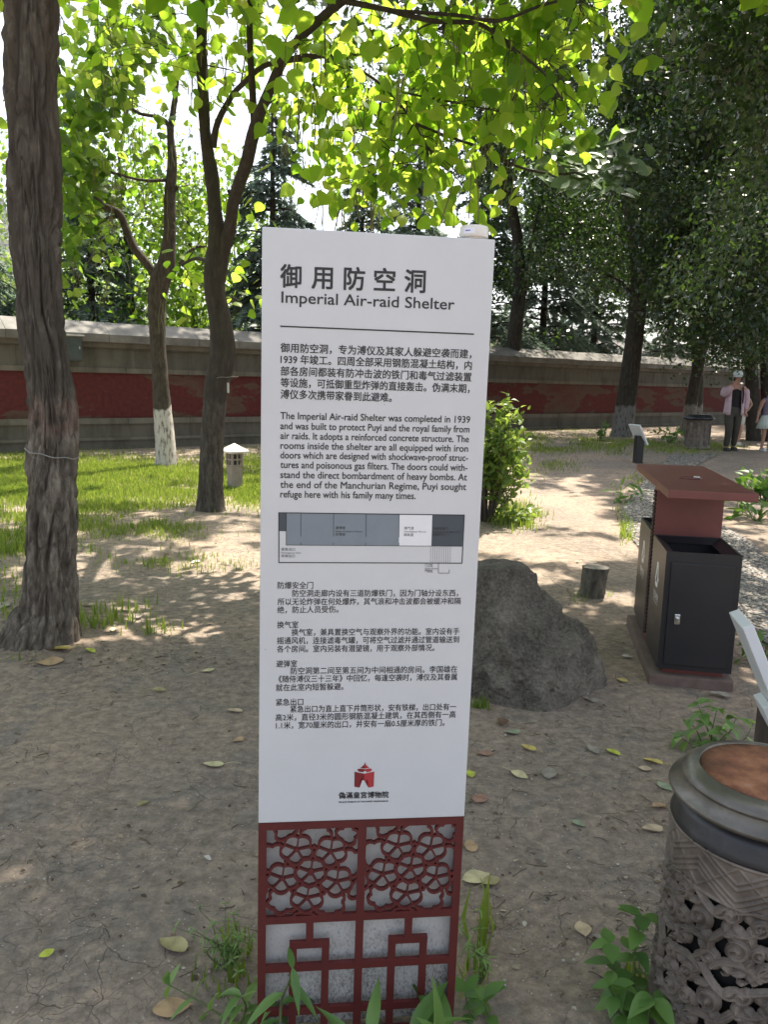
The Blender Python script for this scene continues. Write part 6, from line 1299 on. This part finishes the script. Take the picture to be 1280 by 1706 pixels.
def hand(J, E_, w, d, s, side, pre, curl=.5):
    """palm at w pointing along d; five fingers of their own lengths, thumb from the side"""
    d = nrm(np.array(d)); sd = nrm(np.array(side)); pn = np.cross(d, sd); w = np.array(w); palm = w + d * .075 * s
    J[pre + 'palm'] = (*palm, (.036 * s, .018 * s)); E_.append((pre + 'wrist', pre + 'palm'))
    for k, (o, L) in enumerate(((-.03, .062), (-.01, .075), (.01, .07), (.03, .055))):
        a = palm + d * .022 * s + sd * o * s; b_ = a + d * L * .5 * s + pn * .004; c = b_ + (d * (1 - curl) + pn * curl) * L * .5 * s
        J[f'{pre}f{k}a'] = (*a, .010 * s); J[f'{pre}f{k}b'] = (*b_, .009 * s); J[f'{pre}f{k}c'] = (*c, .007 * s); E_ += [(pre + 'palm', f'{pre}f{k}a'), (f'{pre}f{k}a', f'{pre}f{k}b'), (f'{pre}f{k}b', f'{pre}f{k}c')]
    a = palm - d * .03 * s - sd * .038 * s; b_ = a + (d * .6 - sd * .6) * .035 * s; c = b_ + (d * .9 + pn * .3) * .03 * s
    J[pre + 'ta'] = (*a, .012 * s); J[pre + 'tb'] = (*b_, .010 * s); J[pre + 'tc'] = (*c, .008 * s); E_ += [(pre + 'palm', pre + 'ta'), (pre + 'ta', pre + 'tb'), (pre + 'tb', pre + 'tc')]
def person(label, base, H, rz, arms, legs, head_tilt=.25, body_r=1.0, shoulder=.17, group='walking visitors'):
    """arms: {'l': (elbow, hand, handdir), 'r': ...}; legs: {'l': (knee, ankle), ...} in units of height"""
    t = thing('person', label, 'person', base, (0, 0, rz), group); h = H
    J, E_ = {}, []
    J['pelvis'] = (0, 0, .52 * h, (.085 * h * body_r, .062 * h * body_r)); J['waist'] = (0, .0, .61 * h, (.07 * h * body_r, .052 * h)); J['chest'] = (0, 0, .73 * h, (.082 * h * body_r, .06 * h)); J['collar'] = (0, .0, .805 * h, (.055 * h, .045 * h)); J['neck'] = (0, -.005 * h, .845 * h, .031 * h)
    hy = -head_tilt * .08 * h
    J['jaw'] = (0, hy - .02 * h, .885 * h, (.036 * h, .044 * h)); J['skull'] = (0, hy, .935 * h, (.048 * h, .056 * h)); J['crown'] = (0, hy + .004 * h, .968 * h, (.036 * h, .042 * h))
    J['nose'] = (0, hy - .065 * h, (.905 - .02 * head_tilt) * h, .009 * h)
    E_ += [('pelvis', 'waist'), ('waist', 'chest'), ('chest', 'collar'), ('collar', 'neck'), ('neck', 'jaw'), ('jaw', 'skull'), ('skull', 'crown'), ('jaw', 'nose')]
    for s, sg_ in (('l', 1), ('r', -1)):
        el, ha, hd_ = arms[s]; kn, an = legs[s]
        J[s + 'shoulder'] = (sg_ * shoulder * .62 * h, 0, .79 * h, .038 * h); J[s + 'elbow'] = tuple(np.array(el) * h) + (.025 * h,); J[s + 'wrist'] = tuple(np.array(ha) * h) + (.016 * h,)
        E_ += [('collar', s + 'shoulder'), (s + 'shoulder', s + 'elbow'), (s + 'elbow', s + 'wrist')]
        hand(J, E_, J[s + 'wrist'][:3], hd_, h / 1.68, np.cross(hd_, [0, 1, .1]) * sg_, s)
        J[s + 'hip'] = (sg_ * .052 * h, 0, .48 * h, .052 * h); J[s + 'knee'] = tuple(np.array(kn) * h) + (.032 * h,); J[s + 'ankle'] = tuple(np.array(an) * h) + (.022 * h,); J[s + 'toe'] = (an[0] * h + sg_ * .012 * h, an[1] * h - .085 * h, .018 * h, (.024 * h, .014 * h))
        E_ += [('pelvis', s + 'hip'), (s + 'hip', s + 'knee'), (s + 'knee', s + 'ankle'), (s + 'ankle', s + 'toe')]
    skin('body', J, E_, M_SKIN, t)
    return t, J
def sleeve(name, J, ks, mat, t, k=1.28, add=.012, sub=2):
    JJ = {q: (*J[q][:3], tuple(np.array(J[q][3]) * k + add) if isinstance(J[q][3], tuple) else J[q][3] * k + add) for q in ks}
    return JJ
def shoe(t, J, s, h, mat):
    a = np.array(J[s + 'ankle'][:3]); mb = MB(); mb.box((a[0], a[1] - .04 * h, .025 * h), (.052 * h, .15 * h, .045 * h), bevel=.012 * h, top=(.8, .75)); mb.box((a[0], a[1] - .04 * h, .006 * h), (.056 * h, .155 * h, .012 * h), bevel=.003 * h)
    return mb.build('shoe', mat, t)
def face(t, J, h):
    x, y, z, r = J['skull']
    for s in (-1, 1):
        MB().lathe([(.0001, -.004 * h), (.005 * h, -.003 * h), (.006 * h, 0), (.0001, .004 * h)], 10, (s * .018 * h, y - .053 * h, z - .005 * h)).build('eye', M_HAIR, t); MB().box((s * .05 * h, y + .006 * h, z - .012 * h), (.012 * h, .02 * h, .034 * h), bevel=.004 * h).build('ear', M_SKIN, t)
    MB().box((0, y - .062 * h, z - .055 * h), (.026 * h, .008 * h, .006 * h), bevel=.002 * h).build('mouth', rough_mat('lips', [(.3, (.3, .1, .09)), (.7, (.34, .12, .1))], 5, bump=0), t)
def haircap(t, J, h, mat, long_=0.0, name='hair'):
    x, y, z, r = J['skull']; V, F = ico(3); V = V * [.058 * h, .067 * h, .062 * h] + [0, y + .01 * h, z + .012 * h]
    keep = (V[:, 1] > y - .03 * h) | (V[:, 2] > z + .03 * h); V2 = V.copy()
    if long_: V2[:, 2] = np.where(V2[:, 2] < z, z - (z - V2[:, 2]) * (1 + long_), V2[:, 2])
    return rawmesh(name, V2, [tuple(f) for f in F if keep[f].all()], mat, t, smooth=True)
# woman with the cap
H = 1.66; g = G(1217, 751)
print('PERSON', g)
tw, J = person('person in white cap and open pale pink jacket walking with one hand to the face', g, H, R(-6),
    {'r': ((-.155, -.03, .69), (-.075, -.115, .815), (.55, -.25, .8)), 'l': ((.15, .03, .64), (.135, -.03, .52), (.05, -.2, -1))},
    {'r': ((-.055, -.06, .27), (-.06, -.02, .045)), 'l': ((.05, .0, .27), (.055, .06, .05))}, .5)
M_PANT = cloth('olive_trousers', (.055, .05, .04)); M_TOP = cloth('black_top', (.012, .012, .014)); M_JKT = cloth('pale_pink_jacket', (.52, .38, .43), .08); M_CAPC = cloth('white_cap', (.62, .68, .66), .05); M_SHOE = cloth('dark_shoe', (.04, .04, .04)); M_SHW = cloth('white_shoe', (.6, .6, .58), .06)
JJ = sleeve('', J, ['pelvis', 'waist', 'lhip', 'rhip', 'lknee', 'rknee', 'lankle', 'rankle'], M_PANT, tw, 1.22, .014); JJ['waist'] = (*np.array(J['waist'][:3]) - [0, 0, .05], (.125, .1))
skin('trousers', JJ, [('pelvis', 'waist'), ('pelvis', 'lhip'), ('pelvis', 'rhip'), ('lhip', 'lknee'), ('rhip', 'rknee'), ('lknee', 'lankle'), ('rknee', 'rankle')], M_PANT, tw)
JJ = sleeve('', J, ['waist', 'pelvis', 'chest'], M_TOP, tw, 1.1, .012); JJ['top'] = (0, -.015, .805 * H, (.085, .075)); skin('top', JJ, [('waist', 'pelvis'), ('waist', 'chest'), ('chest', 'top')], M_TOP, tw)
for s, sg_ in (('r', -1), ('l', 1)):          # open jacket: a front panel and sleeve each side plus the back
    JJ = sleeve('', J, [s + 'shoulder', s + 'elbow', s + 'wrist'], M_JKT, tw, 1.45, .016); skin('sleeve', JJ, [(s + 'shoulder', s + 'elbow'), (s + 'elbow', s + 'wrist')], M_JKT, tw)
    V = []; rows = 9
    for i in range(rows):
        q = i / (rows - 1); z = (.815 - .345 * q) * H
        for j in range(6):
            a = .62 + j / 5 * 1.75 - .1 * q; rx, ry = (.155 + .055 * q), (.115 + .045 * q)
            V.append((sg_ * math.sin(a) * rx * (1 if i else .8), -math.cos(a) * ry + .01 * math.sin(7 * q + j), z - .03 * q * (j < 2)))
    F = [(i * 6 + j, i * 6 + j + 1, i * 6 + j + 7, i * 6 + j + 6) for i in range(rows - 1) for j in range(5)]
    o = rawmesh('jacket_panel', V, F, M_JKT, tw, smooth=True); o.modifiers.new('t', 'SOLIDIFY').thickness = .008
V = []
for i in range(9):
    q = i / 8; z = (.815 - .345 * q) * H
    for j in range(7):
        a = 2.2 + j / 6 * 1.88; V.append((math.sin(a) * (.155 + .055 * q), -math.cos(a) * (.115 + .045 * q), z))
o = rawmesh('jacket_back', V, [(i * 7 + j, i * 7 + j + 1, i * 7 + j + 8, i * 7 + j + 7) for i in range(8) for j in range(6)], M_JKT, tw, smooth=True); o.modifiers.new('t', 'SOLIDIFY').thickness = .008
haircap(tw, J, H, M_HAIR, .7); face(tw, J, H)
x, y, z, r = J['skull']; cpm = MB(); cpm.lathe([(.094, 0), (.096, .02), (.09, .05), (.072, .078), (.042, .096), (.0001, .102)], 24, (0, y + .006, z + .022)); cap = cpm.build('cap', M_CAPC, tw)
V = [(.1 * math.sin(a) * k, y + .006 - .102 * math.cos(a) * k - (.075 if k > 1 else 0) * max(0, math.cos(a)), z + .022 - (.042 if k > 1 else 0)) for k in (.98, 1.08) for a in np.linspace(-1.25, 1.25, 11)]
o = rawmesh('cap_brim', V, [(i, i + 1, i + 12, i + 11) for i in range(10)], M_CAPC, cap, smooth=True); o.modifiers.new('t', 'SOLIDIFY').thickness = .006
sb = MB(); sb.tube(spline([(.105, .12, .72 * H), (.115, .05, .825 * H), (.115, -.09, .79 * H), (.12, -.135, .7 * H), (.125, -.12, .6 * H)], 6), .016, 6); sb.build('bag_strap', M_TOP, tw); MB().box((.03, .2, .7 * H), (.27, .12, .38), bevel=.04).build('backpack', M_TOP, tw)
shoe(tw, J, 'l', H, M_SHOE); shoe(tw, J, 'r', H, M_SHOE)
# person half hidden behind
g = G(1243, 745); g2 = g + np.array([.02, .55, 0]); g2[2] = gz(g2[0], g2[1]); H2 = 1.42
tp, J = person('person in pale shorts and white shoes half hidden behind the one in the cap', g2, H2, 0, {'r': ((-.13, .02, .64), (-.12, -.03, .52), (0, -.1, -1)), 'l': ((.2, .0, .66), (.11, -.06, .56), (-.6, -.3, -.5))}, {'r': ((-.05, -.03, .27), (-.055, 0, .045)), 'l': ((.05, -.02, .27), (.05, .03, .045))}, .1)
M_SHORT = cloth('pale_shorts', (.55, .54, .5), .06)
JJ = sleeve('', J, ['pelvis', 'waist', 'lhip', 'rhip', 'lknee', 'rknee'], M_SHORT, tp, 1.3, .016)
for s in 'lr': JJ[s + 'knee'] = (JJ[s + 'knee'][0], JJ[s + 'knee'][1], .31 * H2, .068)
skin('shorts', JJ, [('pelvis', 'waist'), ('pelvis', 'lhip'), ('pelvis', 'rhip'), ('lhip', 'lknee'), ('rhip', 'rknee')], M_SHORT, tp)
JJ = sleeve('', J, ['waist', 'chest', 'collar', 'lshoulder', 'rshoulder'], M_TOP, tp, 1.15, .012); skin('shirt', JJ, [('waist', 'chest'), ('chest', 'collar'), ('collar', 'lshoulder'), ('collar', 'rshoulder')], cloth('brown_shirt', (.16, .09, .08)), tp)
haircap(tp, J, H2, M_HAIR); face(tp, J, H2); shoe(tp, J, 'l', H2, M_SHW); shoe(tp, J, 'r', H2, M_SHW)
# girl in the skirt
g = G(1274, 751); H3 = 1.33
tg_, J = person('girl in lavender top and pale green pleated skirt, cut by the right picture edge', g, H3, R(8), {'r': ((-.14, .02, .64), (-.17, .0, .53), (-.1, -.1, -1)), 'l': ((.14, .02, .65), (.13, -.03, .53), (0, -.1, -1))}, {'r': ((-.04, -.02, .27), (-.05, .0, .045)), 'l': ((.05, -.05, .27), (.05, -.02, .045))}, 0)
JJ = sleeve('', J, ['waist', 'chest', 'pelvis', 'collar', 'lshoulder', 'rshoulder'], M_TOP, tg_, 1.14, .01); JJ['lshoulder'] = (*J['lshoulder'][:3], .055); JJ['rshoulder'] = (*J['rshoulder'][:3], .055)
skin('top', JJ, [('waist', 'pelvis'), ('waist', 'chest'), ('chest', 'collar'), ('collar', 'lshoulder'), ('collar', 'rshoulder')], cloth('lavender_top', (.2, .17, .26)), tg_)
V, n = [], 72
for i, (z, r) in enumerate(((.575, .098), (.53, .125), (.45, .165), (.355, .205))):
    for k in range(n):
        a = k * 2 * math.pi / n; q = r * (1 + (.06 * i / 3) * math.cos(18 * a)); V.append((q * math.cos(a), q * .8 * math.sin(a), z * H3))
o = rawmesh('pleated_skirt', V, [(i * n + k, i * n + (k + 1) % n, (i + 1) * n + (k + 1) % n, (i + 1) * n + k) for i in range(3) for k in range(n)], cloth('mint_white_skirt', (.55, .62, .58), .05), tg_, smooth=True); o.modifiers.new('t', 'SOLIDIFY').thickness = .004
haircap(tg_, J, H3, M_HAIR, .5); face(tg_, J, H3); shoe(tg_, J, 'l', H3, M_SHW); shoe(tg_, J, 'r', H3, M_SHW)
